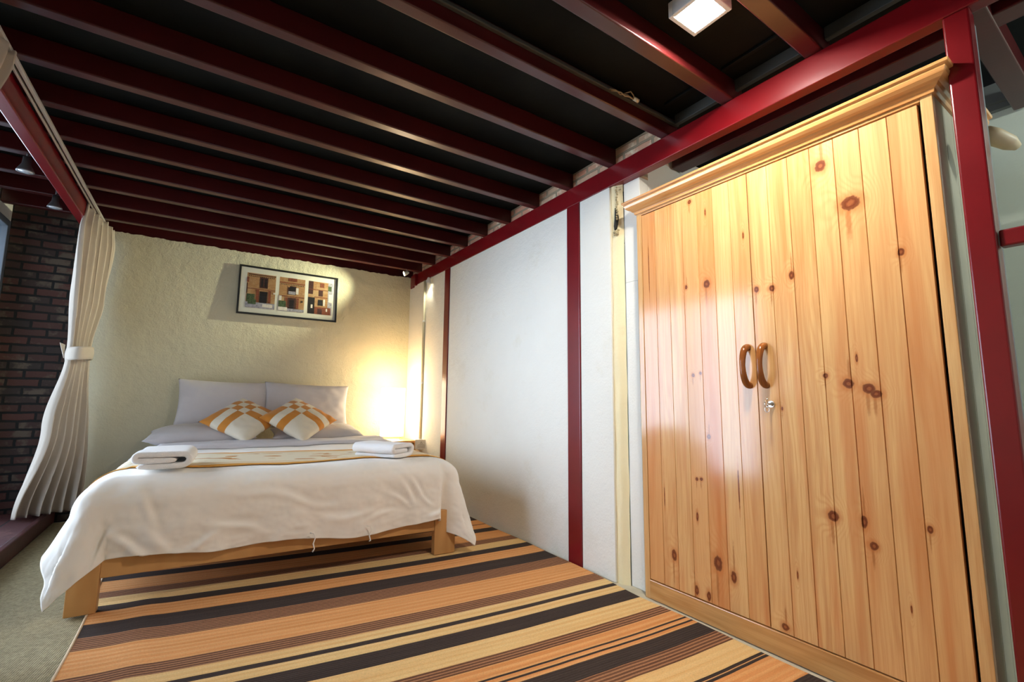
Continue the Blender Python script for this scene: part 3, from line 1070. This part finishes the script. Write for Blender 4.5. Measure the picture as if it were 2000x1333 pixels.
# bed runner
def runner_mat():
    k = NT('runner_weave')
    uv = k.n('ShaderNodeUVMap').outputs[0]
    sep = k.n('ShaderNodeSeparateXYZ')
    k.l(uv, sep.inputs[0])
    v = sep.outputs[1]
    e = k.math('ABSOLUTE', k.math('SUBTRACT', v, 0.5))
    edge = k.maprange(e, 0.405, 0.412)
    inner = k.math('MULTIPLY', k.maprange(e, 0.32, 0.325), k.maprange(e, 0.36, 0.355))
    cbn = k.n('ShaderNodeCombineXYZ')
    k.l(k.math('MULTIPLY', sep.outputs[0], 7.0), cbn.inputs[0])
    k.l(k.math('MULTIPLY', v, 13.0), cbn.inputs[1])
    ik = k.maprange(k.noise(cbn.outputs[0], 1.0, 1.0), 0.60, 0.63)
    ik = k.math('MULTIPLY', ik, k.maprange(e, 0.3, 0.25))
    c = k.mix(ik, rgba(srgb(232, 218, 188)), rgba(srgb(196, 130, 58)))
    c = k.mix(k.math('MULTIPLY', inner, 0.5), c, rgba(srgb(214, 160, 84)))
    c = k.mix(edge, c, rgba(srgb(222, 158, 66)))
    k.l(c, k.b.inputs['Base Color'])
    k.b.inputs['Roughness'].default_value = 0.9
    k.bump(k.noise(k.coords().outputs['Object'], 500, 2.0), 0.4, 0.003)
    return k.m


def runner():
    bm = bmesh.new()

    def f(u, v):
        p = -(0.80 + 0.33) + 2 * (0.80 + 0.33) * u
        q = 0.225 - 0.095 * (p / 0.84) + v * (0.60 - 0.03 * p) - 0.03 * 0
        return drape(p, q, infl=0.005)
    gridmesh(bm, 150, 40, f, lambda a, b: (a * 2.3, b))
    return bm


rn = obj('bed_runner', runner(), runner_mat(), smooth=True)
rn.location = BO
rn.rotation_euler = (0, 0, BT)
link_props(rn, 'cream bed runner with orange borders laid across the duvet', 'runner')
s = rn.modifiers.new('thick', 'SOLIDIFY')
s.thickness = 0.003
s.offset = 1


# ------------------------------------------------------------------ pillows and cushions
def pillow_mesh(w, h, t, seed=0.0, nu=56, nv=40, pinch=0.06, flange=0.0, uv=False):
    bm = bmesh.new()
    uvl = bm.loops.layers.uv.new('UVMap') if uv else None

    def side(sg):
        V = []
        for i in range(nu + 1):
            row = []
            for j in range(nv + 1):
                a, b = 2 * i / nu - 1, 2 * j / nv - 1
                # edges pull in between the corners
                xx = a * w / 2 * (1 - pinch * (1 - b * b) * abs(a) ** 3)
                yy = b * h / 2 * (1 - pinch * (1 - a * a) * abs(b) ** 3)
                k_ = max(0.0, (1 - abs(a) ** 2.6)) * max(0.0, (1 - abs(b) ** 2.6))
                th = t / 2 * k_ ** 0.55
                wr = 0.006 * nz(a * 2 + seed, b * 2, sg) + 0.004 * nz(a * 6 + seed, b * 5, sg * 2)
                wr += 0.006 * sin(14 * a * b + seed) * (abs(a * b))
                row.append(bm.verts.new((xx, yy, sg * (th + (wr if 0 < i < nu and 0 < j < nv else 0) * min(1, k_ * 6)))))
            V.append(row)
        return V
    A, B = side(1), side(-1)
    for i in range(nu):
        for j in range(nv):
            f = bm.faces.new((A[i][j], A[i + 1][j], A[i + 1][j + 1], A[i][j + 1]))
            f2 = bm.faces.new((B[i][j], B[i][j + 1], B[i + 1][j + 1], B[i + 1][j]))
            if uv:
                for l, (a, b) in zip(f.loops, ((i, j), (i + 1, j), (i + 1, j + 1), (i, j + 1))): l[uvl].uv = (a / nu, b / nv)
                for l, (a, b) in zip(f2.loops, ((i, j), (i, j + 1), (i + 1, j + 1), (i + 1, j))): l[uvl].uv = (a / nu, b / nv)
    bmesh.ops.remove_doubles(bm, verts=bm.verts, dist=1e-5)
    return bm


def place(o, c, ex, ey):
    ex = Vector(ex).normalized()
    ey = Vector(ey)
    ey = (ey - ex * ey.dot(ex)).normalized()
    ez = ex.cross(ey)
    mm = Matrix((ex, ey, ez)).transposed().to_4x4()
    mm.translation = Vector(c)
    o.matrix_world = mm


def pillow(w, h, t, c, ex, ey, label, seed, grp, piping=False):
    o = obj('pillow', pillow_mesh(w, h, t, seed), M['pillow'], smooth=True)
    place(o, c, ex, ey)
    link_props(o, label, 'pillow', grp)
    return o


G1 = 'four grey-white bed pillows'
pillow(0.72, 0.44, 0.15, (0.195, 4.925, 0.915), (1, 0.01, -0.03), (0, 0.22, 1), 'grey-white pillow standing against the head wall, behind the left checked cushion', 1.0, G1)
pillow(0.77, 0.44, 0.15, (0.885, 4.895, 0.905), (1, -0.03, -0.035), (0, 0.25, 1), 'grey-white pillow standing against the head wall, nearest the table lamp', 4.0, G1)
pillow(0.76, 0.46, 0.17, (0.06, 4.66, 0.675), (1, -0.05, 0.0), (0, 1, 0.10), 'flat-lying pillow at the curtain side of the bed head', 7.0, G1)
pillow(0.76, 0.46, 0.17, (0.93, 4.60, 0.665), (1, -0.06, -0.01), (0, 1, 0.10), 'flat-lying pillow at the lamp side of the bed head', 9.0, G1)


def cushion_mat():
    k = NT('checked_cushion')
    uv = k.n('ShaderNodeUVMap').outputs[0]
    sep = k.n('ShaderNodeSeparateXYZ')
    k.l(uv, sep.inputs[0])

    def band(s):
        r = None
        for t in (0.22, 0.37, 0.52):
            g = k.math('GREATER_THAN', s, t)
            r = g if r is None else k.math('ADD', r, g)
        return r
    par = k.math('MODULO', k.math('ADD', band(sep.outputs[0]), band(sep.outputs[1])), 2.0)
    c = k.mix(k.math('GREATER_THAN', par, 0.5), rgba(srgb(232, 220, 196)), rgba(srgb(208, 132, 38)))
    k.l(c, k.b.inputs['Base Color'])
    k.b.inputs['Roughness'].default_value = 0.85
    k.b.inputs['Sheen Weight'].default_value = 0.2
    k.bump(k.noise(k.coords().outputs['Object'], 500, 2.0), 0.35, 0.003)
    return k.m


CM = cushion_mat()


def cushion(c, top, left, label, seed):
    """uv origin at the top corner; axis a runs to the left corner, b to the right"""
    o = obj('cushion', pillow_mesh(0.455, 0.455, 0.14, seed, 44, 44, 0.07, uv=True), CM, smooth=True)
    T = Vector(top).normalized()
    Lf = Vector(left)
    Lf = (Lf - T * Lf.dot(T)).normalized()
    # local (-,-) corner -> top ; local (+,-) corner -> left
    ex = (-T + Lf).normalized()
    ey = (-T - Lf).normalized()
    mm = Matrix((ex, ey, ex.cross(ey))).transposed().to_4x4()
    mm.translation = Vector(c)
    o.matrix_world = mm
    link_props(o, label, 'cushion', 'orange and white checked cushions')
    return o


cushion((0.33, 4.52, 0.80), (-0.02, 0.86, 0.56), (-1, 0, -0.05), 'orange and white checked cushion tipped on its corner, the left of the pair', 2.0)
c2 = cushion((0.745, 4.43, 0.80), (0.0, 0.84, 0.58), (-1, 0.06, 0.12), 'orange and white checked cushion overlapping the other, nearer the lamp', 5.0)
tg = obj('cushion_tag', boxes((-0.012, 0.012, -0.004, 0.004, -0.0008, 0.0008)), M['black'])
tg.parent = c2
tg.location = (-0.205, -0.15, 0.012)
tg.rotation_euler = (0, 0, 1.57)
tg['label'] = 'tiny dark sewn tag'


# ------------------------------------------------------------------ towels
def towel(name, loc, rz, w, dpt, label):
    prof_c = []

    def arc(cx, cz, r, a0, a1, n=8):
        return [(cx + r * cos(a0 + (a1 - a0) * i / n), cz + r * sin(a0 + (a1 - a0) * i / n)) for i in range(n + 1)]
    h = w / 2
    path = [(-h + 0.035, 0.0145), (0, 0.014), (h - 0.050, 0.015)]
    path += arc(h - 0.046, 0.0445, 0.0295, -pi / 2, pi / 2)
    path += [(0, 0.076), (-h + 0.055, 0.074)]
    path += arc(-h + 0.046, 0.0580, 0.0160, pi / 2, 3 * pi / 2 - 0.2)
    path += [(-h + 0.06, 0.0425), (0.0, 0.0445), (h - 0.066, 0.0445)]
    tk = 0.0148
    pl_, pr2 = [], []
    for i, (x, z) in enumerate(path):
        a = path[max(0, i - 1)]
        b = path[min(len(path) - 1, i + 1)]
        d = Vector((b[0] - a[0], b[1] - a[1])).normalized()
        nrm = Vector((-d.y, d.x))
        pl_.append((x + nrm.x * tk, z + nrm.y * tk))
        pr2.append((x - nrm.x * tk, z - nrm.y * tk))
    outline = pl_ + pr2[::-1]
    bm = bmesh.new()
    nn = 20
    rings = []
    for j in range(nn + 1):
        y = -dpt / 2 + dpt * j / nn
        rings.append([bm.verts.new((x + 0.003 * nz(x * 20, y * 8, z * 20), y + (0.006 * nz(x * 20, z * 30) if j in (0, nn) else 0), z + 0.004 * nz(x * 9, y * 9, z * 9) + 0.0005)) for x, z in outline])
    m = len(outline)
    for a, b in zip(rings, rings[1:]):
        for i in range(m):
            bm.faces.new((a[i], a[(i + 1) % m], b[(i + 1) % m], b[i]))
    k_ = len(pl_)
    for rr, fl in ((rings[0], 1), (rings[-1], 0)):
        for i in range(k_ - 1):
            q = (rr[i], rr[i + 1], rr[m - 2 - i], rr[m - 1 - i])
            bm.faces.new(q if fl else q[::-1])
    bmesh.ops.recalc_face_normals(bm, faces=bm.faces)
    o = obj(name, bm, M['towel'], smooth=True, bevel=0.0)
    o.location = loc
    o.rotation_euler = (0, 0, rz)
    link_props(o, label, 'towel', 'folded bath towels on the bed')
    sub = o.modifiers.new('sub', 'SUBSURF')
    sub.levels = 1
    sub.render_levels = 1
    return o


towel('folded_towel', (-0.125, 3.15, 0.622), math.radians(-4), 0.275, 0.34, 'folded white bath towel on the curtain side of the bed')
towel('folded_towel', (1.03, 3.05, 0.612), math.radians(33), 0.25, 0.33, 'folded white bath towel on the bed side facing the white wall')

# ------------------------------------------------------------------ nightstand, lamp, card
ns = empty('nightstand', (1.76, 4.78, 0), 'small pine nightstand in the corner beneath the lit lamp', 'nightstand')
obj('tabletop', boxes((-0.20, 0.145, -0.20, 0.27, 0.535, 0.555)), M['stand'], ns, bevel=0.003)
obj('case', boxes((-0.19, -0.17, -0.185, 0.26, 0.0, 0.535), (0.115, 0.135, -0.185, 0.26, 0.0, 0.535), (-0.17, 0.115, 0.24, 0.26, 0.0, 0.535), (-0.17, 0.115, -0.17, 0.24, 0.36, 0.375), (-0.17, 0.115, -0.17, 0.24, 0.08, 0.095)), M['stand'], ns, bevel=0.002)
dr = obj('drawer', boxes((-0.165, 0.10, -0.192, -0.17, 0.385, 0.525)), M['stand'], ns, bevel=0.003)
dk = bmesh.new()
tube(dk, [(-0.03, -0.190, 0.455), (-0.03, -0.200, 0.455), (-0.03, -0.212, 0.455)], [0.006, 0.007, 0.013], 16)
obj('knob', dk, M['handle'], dr, smooth=True)

tl = empty('table_lamp', (1.71, 4.80, 0.556), 'glowing tall white paper table lamp on wire feet', 'lamp')
sh = bmesh.new()
lathe(sh, [(0.118, 0.035), (0.1215, 0.28), (0.1225, 0.535)], (0, 0, 0), 48)
lathe(sh, [(0.1195, 0.535), (0.1185, 0.28), (0.115, 0.035)], (0, 0, 0), 48)
obj('lamp_shade', sh, M['lampshade'], tl, smooth=True)
wf = bmesh.new()
for a in (0.4, 2.0, 3.5, 5.1):
    ca, sa = cos(a), sin(a)
    tube(wf, [(0.12 * ca, 0.12 * sa, 0.05), (0.122 * ca, 0.122 * sa, 0.006), (0.15 * ca, 0.15 * sa, 0.003)], 0.0022, 6)
tube(wf, [(0.119 * cos(2 * pi * i / 32), 0.119 * sin(2 * pi * i / 32), 0.034) for i in range(33)], 0.0022, 6, False)
tube(wf, [(0.12, 0, 0.034), (-0.12, 0, 0.034)], 0.0022, 6)
obj('wire_feet', wf, plain('brass_wire', srgb(190, 150, 90), 0.3, 0.8, var=0.05), tl, smooth=True)
ld = bpy.data.lights.new('table_lamp_bulb', 'POINT')
ld.energy = LAMP_BULB
ld.color = (1.0, 0.80, 0.52)
ld.shadow_soft_size = 0.10
lo_ = bpy.data.objects.new('table_lamp_bulb', ld)
COL.objects.link(lo_)
lo_.location = (1.71, 4.80, 1.115)

cd = bmesh.new()
tube(cd, [(1.955, 4.632, 0.565), (1.955, 4.632, 2.262)], 0.0115, 16)
co = obj('wall_conduit', cd, plain('conduit_cream', srgb(214, 204, 172), 0.45, var=0.05), smooth=True)
link_props(co, 'thin cream conduit pipe running down the wall in the lamp corner', 'conduit')
for z in (1.14, 1.80):
    cc = bmesh.new()
    tube(cc, [(1.955, 4.632, z), (1.955, 4.632, z + 0.022)], 0.0135, 16)
    obj('coupling', cc, M['white_metal'], co, smooth=True)
sk = obj('wall_socket', boxes((1.925, 1.9675, 4.585, 4.675, 0.455, 0.565)), M['white_metal'], bevel=0.006)
link_props(sk, 'white wall socket box at the foot of the conduit', 'socket')
cdm = plain('card_white', srgb(226, 216, 198), 0.7, var=0.02)
ca_ = empty('socket_card', (1.930, 4.535, 0.515), 'small white printed card with a triangle hanging over the socket', 'card', rz=1.12)
obj('card_sheet', boxes((-0.0008, 0.0008, -0.062, 0.062, -0.045, 0.05)), cdm, ca_)
pm = plain('card_print', srgb(130, 96, 70), 0.8, var=0.05)
gp = bmesh.new()
tri = [Vector((-0.0016, 0.013, 0.008)), Vector((-0.0016, -0.013, 0.008)), Vector((-0.0016, 0.0, 0.032))]
for i in range(3): tube(gp, [tri[i], tri[(i + 1) % 3]], 0.0012, 6)
box(gp, -0.0016, -0.0008, -0.001, 0.001, 0.013, 0.022)
for z, w_ in ((-0.003, 0.034), (-0.012, 0.040), (-0.021, 0.036), (-0.030, 0.040)):
    box(gp, -0.0014, -0.0008, -w_, w_, z - 0.0012, z + 0.0012)
obj('card_print', gp, pm, ca_)

# ------------------------------------------------------------------ framed picture
pf = empty('framed_picture', (0.690, 5.098, 2.016), 'black framed triple photograph of brick houses on the cream head wall', 'picture')
pf.rotation_euler = (math.radians(-1.9), 0, 0)   # leans out at the top
pf.location = (0.690, 5.077, 2.018)
w2, h2 = 0.458, 0.241
fm = bmesh.new()
fwid = 0.017
box(fm, -w2, w2, -0.012, 0.010, h2 - fwid, h2)
box(fm, -w2, w2, -0.012, 0.010, -h2, -h2 + fwid)
box(fm, -w2, -w2 + fwid, -0.012, 0.010, -h2 + fwid, h2 - fwid)
box(fm, w2 - fwid, w2, -0.012, 0.010, -h2 + fwid, h2 - fwid)
obj('frame', fm, M['black'], pf, bevel=0.002)
obj('mount', boxes((-w2 + fwid, w2 - fwid, 0.0, 0.008, -h2 + fwid, h2 - fwid)), M['mat_board'], pf)
TAN = bricks('photo_brick', srgb(206, 160, 108), srgb(186, 136, 88), srgb(214, 178, 130), srgb(160, 118, 78), bw=0.016, rh=0.006, ms=0.0008)
DKW = plain('photo_dark_wood', srgb(74, 38, 28), 0.6, var=0.4, vscale=90)
BLK = plain('photo_black', srgb(22, 16, 16), 0.6, var=0.4, vscale=90)
GRN = plain('photo_green', srgb(78, 96, 60), 0.7, var=0.6, vscale=120)
GRY = plain('photo_paving', srgb(168, 164, 170), 0.7, var=0.35, vscale=60)
WHT = plain('photo_white', srgb(236, 226, 210), 0.7, var=0.1, vscale=90)
RDW = plain('photo_red_wood', srgb(136, 72, 44), 0.7, var=0.35, vscale=90)
PM = [TAN, DKW, BLK, GRN, GRY, WHT, RDW]


def print_mesh(cx, w, h, items):
    bm = bmesh.new()
    lay = 0

    def q(x0, x1, z0, z1, mi, d):
        y = -0.0005 - d * 0.00012
        v = [bm.verts.new((cx + x0 * w / 2, y, z0 * h / 2)), bm.verts.new((cx + x1 * w / 2, y, z0 * h / 2)), bm.verts.new((cx + x1 * w / 2, y, z1 * h / 2)), bm.verts.new((cx + x0 * w / 2, y, z1 * h / 2))]
        f = bm.faces.new(v)
        f.material_index = mi
    box(bm, cx - w / 2, cx + w / 2, -0.0005, 0.0, -h / 2, h / 2, 0)
    for i, it in enumerate(items): q(*it, i + 1)
    return bm


def dent(z, x0=-0.9, x1=0.95, n=14):
    r = []
    for i in range(n):
        a = x0 + (x1 - x0) * i / n
        r.append((a, a + (x1 - x0) / n * .45, z - 0.035, z + 0.02, 2))
    return r


A_ = [(-.92, 1, .90, .95, 1)] + dent(.83) + [(-.1, .45, .18, .80, 1), (-.02, .10, .25, .72, 2), (.22, .36, .25, .72, 2), (-1, 1, .08, .12, 6), (-.32, -.14, -.66, .06, 6), (.52, .70, -.66, .06, 6),
      (-.08, .44, -.72, -.02, 2), (-1, 1, -1, -.68, 4), (-.96, -.42, -.66, -.22, 3), (-.85, -.30, -.80, -.52, 3), (.15, .85, -.92, -.74, 5), (.86, 1, -.10, -.02, 5), (-1, -.86, .45, .75, 6), (-1, -.93, -.2, .4, 1)]
B_ = [(-1, 1, .66, .72, 6)] + dent(.60) + [(-.32, .35, .80, 1, 6), (-.34, .32, .0, .52, 1), (-.24, .22, .22, .46, 2), (-.28, .26, .02, .20, 4), (-.36, -.2, .44, .54, 0), (.30, .50, .06, .44, 5),
      (-1, 1, -.14, -.09, 6), (-.30, .30, -.94, -.18, 1), (-.16, .18, -.90, -.30, 2), (-.5, -.34, -.8, -.18, 6), (.38, .56, -.8, -.18, 6), (-1, 1, -1, -.84, 4), (-1, -.42, -.86, -.42, 3), (-1, -.3, -.98, -.78, 5), (-.98, -.78, -.4, -.12, 5), (.76, .86, -.42, -.3, 2)]
C_ = [(.62, 1, -1, 1, 4), (.62, .9, .5, .8, 3), (.7, 1, -.2, .3, 5), (-1, -.62, .2, 1, 1), (-1, -.45, -1, .0, 2), (-.75, -.6, -.66, -.44, 5), (-.06, .28, .66, .94, 6), (-.16, .20, .12, .48, 1), (-1, .6, .48, .52, 6),
      (-.5, .6, .02, .06, 6), (-.18, .22, -.46, -.10, 2), (.26, .40, -.46, -.06, 5), (-.45, .9, -1, -.56, 6), (-.2, .18, -1, -.66, 1), (.5, .62, -.8, -.62, 5)]
for cx, it in ((-0.262, A_), (0.016, B_), (0.288, C_)):
    o = obj('photo_print', print_mesh(cx, 0.252 if cx < 0 else 0.238, 0.345, it), PM, pf)
obj('picture_glass', boxes((-w2 + fwid, w2 - fwid, -0.0065, -0.0045, -h2 + fwid, h2 - fwid)), M['pglass'], pf)

# ------------------------------------------------------------------ spot fixtures
def aim(o, tgt):
    d = (Vector(tgt) - o.location).normalized()
    o.rotation_euler = d.to_track_quat('-Z', 'Y').to_euler()


def wall_spot(name, loc, tgt, label, body):
    d = (Vector(tgt) - Vector(loc)).normalized()
    r_ = empty(name, loc, label, 'spotlight', 'small spot lamps at the head wall corner')
    b = bmesh.new()
    tube(b, [-d * 0.045, -d * 0.02, Vector((0, 0, 0)), d * 0.012], [0.010, 0.020, 0.026, 0.027], 20, False)
    obj('lamp_head', b, M['white_metal'], r_, smooth=True)
    s_ = bmesh.new()
    tube(s_, body, 0.005, 10)
    obj('bracket', s_, M['white_metal'], r_, smooth=True)
    e_ = bmesh.new()
    tube(e_, [d * 0.0, d * 0.003], 0.024, 20)
    obj('bulb', e_, emit('spot_bulb', (1.0, 0.97, 0.75), 12.0), r_)
    return r_


L1 = (1.775, 4.77, 2.345)
wall_spot('spot_lamp', L1, (0.3, 5.0, 1.75), 'small white spot lamp clipped under the last joist beside the beam end', [(0.03, 0, 0.0), (0.03, 0.01, 0.03), (0.02, 0.02, 0.054)])
sd = bpy.data.lights.new('picture_spot', 'SPOT')
sd.energy = SPOT_W
sd.color = (0.98, 1.0, 0.70)
sd.spot_size = math.radians(60)
sd.spot_blend = 1.0
sd.shadow_soft_size = 0.012
so = bpy.data.objects.new('picture_spot', sd)
COL.objects.link(so)
so.location = (1.745, 4.77, 2.325)
aim(so, (-0.25, 5.10, 1.85))
L2 = (1.925, 4.47, 2.215)
wall_spot('spot_lamp', L2, (1.95, 4.60, 1.7), 'small chrome spot lamp under the red beam above the wall conduit', [(0.01, 0, 0.02), (0.03, 0.0, 0.05), (0.043, 0.0, 0.058)])
sd = bpy.data.lights.new('corner_spot', 'SPOT')
sd.energy = SPOT2_W
sd.color = (1.0, 0.96, 0.75)
sd.spot_size = math.radians(110)
sd.spot_blend = 0.8
sd.shadow_soft_size = 0.02
so2 = bpy.data.objects.new('corner_spot', sd)
COL.objects.link(so2)
so2.location = (1.925, 4.49, 2.19)
aim(so2, (1.9, 4.8, 1.2))


def bay_bulb(loc, label):
    r_ = empty('ceiling_spot', loc, label, 'spotlight', 'unlit spots in the window bay')
    b = bmesh.new()
    lathe(b, [(0.0, 0.085), (0.018, 0.085), (0.020, 0.045), (0.022, 0.040), (0.036, 0.010), (0.040, 0.0), (0.040, -0.004), (0.034, -0.004)], (0, 0, 0), 24)
    tube(b, [(0, 0, 0.085), (0, 0, 2.504 - loc[2])], 0.006, 10)
    obj('lamp_body', b, plain('spot_body', (0.12, 0.12, 0.12), 0.4, 0.3, var=0.1), r_, smooth=True)
    f_ = bmesh.new()
    lathe(f_, [(0.0, -0.002), (0.034, -0.003), (0.034, 0.001)], (0, 0, 0), 24)
    obj('lens', f_, plain('spot_lens', (0.55, 0.58, 0.60), 0.15, 0.2, var=0.1, vscale=60), r_, smooth=True)


bay_bulb((-0.946, 3.737, 2.295), 'unlit round spotlight in the bay, the one higher in the picture')
bay_bulb((-0.939, 4.369, 2.295), 'unlit round spotlight in the bay, nearer the brick wall')

fl = bpy.data.lights.new('side_room_fill', 'POINT')  # added fill light without a fixture, brightens far wall and wardrobe side
fl.energy = 26
fl.color = (0.90, 1.0, 0.94)
fl.shadow_soft_size = 0.06
fo_ = bpy.data.objects.new('side_room_fill', fl)
COL.objects.link(fo_)
fo_.location = (2.60, -0.75, 2.30)

# ------------------------------------------------------------------ curtains
def lerp_keys(keys, z):
    for (z0, a), (z1, b) in zip(keys, keys[1:]):
        if z0 >= z >= z1:
            t = (z0 - z) / (z0 - z1)
            t = t * t * (3 - 2 * t)
            return [x + (y - x) * t for x, y in zip(a, b)]
    return keys[-1][1]


def curtain(name, keys, pleats, label, tie, hook=0.0, seed=0.0):
    """keys: (z, (ax, ay, bx, by, amp))"""
    r_ = empty(name, (keys[0][1][0], keys[0][1][1], keys[-1][0]), label, 'curtain', 'curtains on the ceiling track')
    ox, oy, oz = r_.location
    ztop, zbot = keys[0][0], keys[-1][0]
    bm = bmesh.new()

    def f(u, v):
        z = ztop + (zbot - ztop) * v
        ax, ay, bx, by, am = lerp_keys(keys, z)
        ph = 2 * pi * pleats * (u + 0.035 * nz(u * 4, z * 0.9, seed) + 0.012 * nz(u * 9, z * 1.5, seed))
        dx, dy = bx - ax, by - ay
        L_ = sqrt(dx * dx + dy * dy)
        nx_, ny_ = dy / L_, -dx / L_
        k_ = (0.75 + 0.5 * nz(u * 5, z * 0.8, seed + 3))
        off = am * k_ * (math.copysign(abs(sin(ph)) ** 0.75, sin(ph)) + 0.22 * sin(2 * ph + 1.1) + 0.25 * nz(u * 23, z * 1.1, seed + 9))
        sk_ = 0.4 * L_ / pleats * cos(ph) * 0.5
        x = ax + dx * u + nx_ * off + dx / L_ * sk_
        y = ay + dy * u + ny_ * off + dy / L_ * sk_
        zz = z
        if v > 0.97: zz += 0.006 * sin(ph)
        if v < 0.02: zz += 0.010 * sin(ph * 0.5)
        return (x - ox, y - oy, zz - oz)
    gridmesh(bm, pleats * 22, 110, f)
    o = obj('curtain_panel', bm, M['curtain'], r_, smooth=True)
    s = o.modifiers.new('thick', 'SOLIDIFY')
    s.thickness = 0.003
    if tie:
        z0, z1, (cx, cy), (rx, ry), ang = tie
        tb = bmesh.new()

        def g(u, v):
            a = 2 * pi * u
            z = z0 + (z1 - z0) * v
            lx = (rx + 0.006 * sin(pi * v)) * cos(a) * (1 + .03 * sin(5 * a))
            ly = (ry + 0.006 * sin(pi * v)) * sin(a)
            return (cx + lx * cos(ang) - ly * sin(ang) - ox, cy + lx * sin(ang) + ly * cos(ang) - oy, z + 0.012 * sin(a + 1) - oz)
        gridmesh(tb, 60, 8, g)
        t_o = obj('tieback', tb, M['curtain'], r_, smooth=True)
        s = t_o.modifiers.new('thick', 'SOLIDIFY')
        s.thickness = 0.004
        fb_ = bmesh.new()
        pts_ = [(cx - 0.04 - ox, cy - ry - 0.005 - oy), (cx - 0.065 - ox, cy - ry - 0.025 - oy)]
        v_ = [fb_.verts.new((pts_[0][0], pts_[0][1], z0 - oz)), fb_.verts.new((pts_[0][0], pts_[0][1], z1 - oz)), fb_.verts.new((pts_[1][0], pts_[1][1], z1 + 0.012 - oz)), fb_.verts.new((pts_[1][0] + .02, pts_[1][1] + .01, z0 + .03 - oz))]
        fb_.faces.new(v_)
        t2 = obj('tieback_end', fb_, M['curtain'], r_)
        s = t2.modifiers.new('thick', 'SOLIDIFY')
        s.thickness = 0.004
    return r_


curtain('curtain', [(2.383, (-0.795, 4.42, -0.715, 5.02, 0.030)), (2.20, (-0.80, 4.36, -0.700, 5.00, 0.036)), (1.75, (-0.80, 4.40, -0.715, 5.00, 0.036)),
                    (1.345, (-0.805, 4.53, -0.745, 4.92, 0.022)), (1.26, (-0.805, 4.53, -0.745, 4.92, 0.022)), (0.75, (-0.895, 4.60, -0.73, 4.98, 0.050)),
                    (0.118, (-1.045, 4.76, -0.71, 4.93, 0.088))],
        6, 'beige linen curtain tied back beside the cream head wall', (1.25, 1.345, (-0.775, 4.725), (0.075, 0.235), 0.13), seed=1.0)
curtain('curtain', [(2.383, (-0.765, 2.16, -0.745, 2.62, 0.026)), (2.0, (-0.77, 2.12, -0.76, 2.48, 0.028)), (1.345, (-0.76, 2.26, -0.75, 2.50, 0.022)), (1.26, (-0.76, 2.26, -0.75, 2.50, 0.022)), (0.012, (-0.78, 2.0, -0.74, 2.55, 0.035))],
        7, 'beige linen curtain showing only its top at the left frame edge', (1.25, 1.345, (-0.755, 2.38), (0.06, 0.15), 0.05), seed=6.0)
tr = empty('curtain_track', (-0.76, 1.7, 2.392), 'white twin-rail curtain track along the bay opening', 'curtain track')
obj('rail', boxes((0.004, 0.020, -1.8, 3.3, -0.006, 0.0095)), M['track'], tr, bevel=0.002)
obj('rail', boxes((-0.016, -0.006, -1.8, 3.3, -0.006, 0.0095)), M['track'], tr, bevel=0.002)
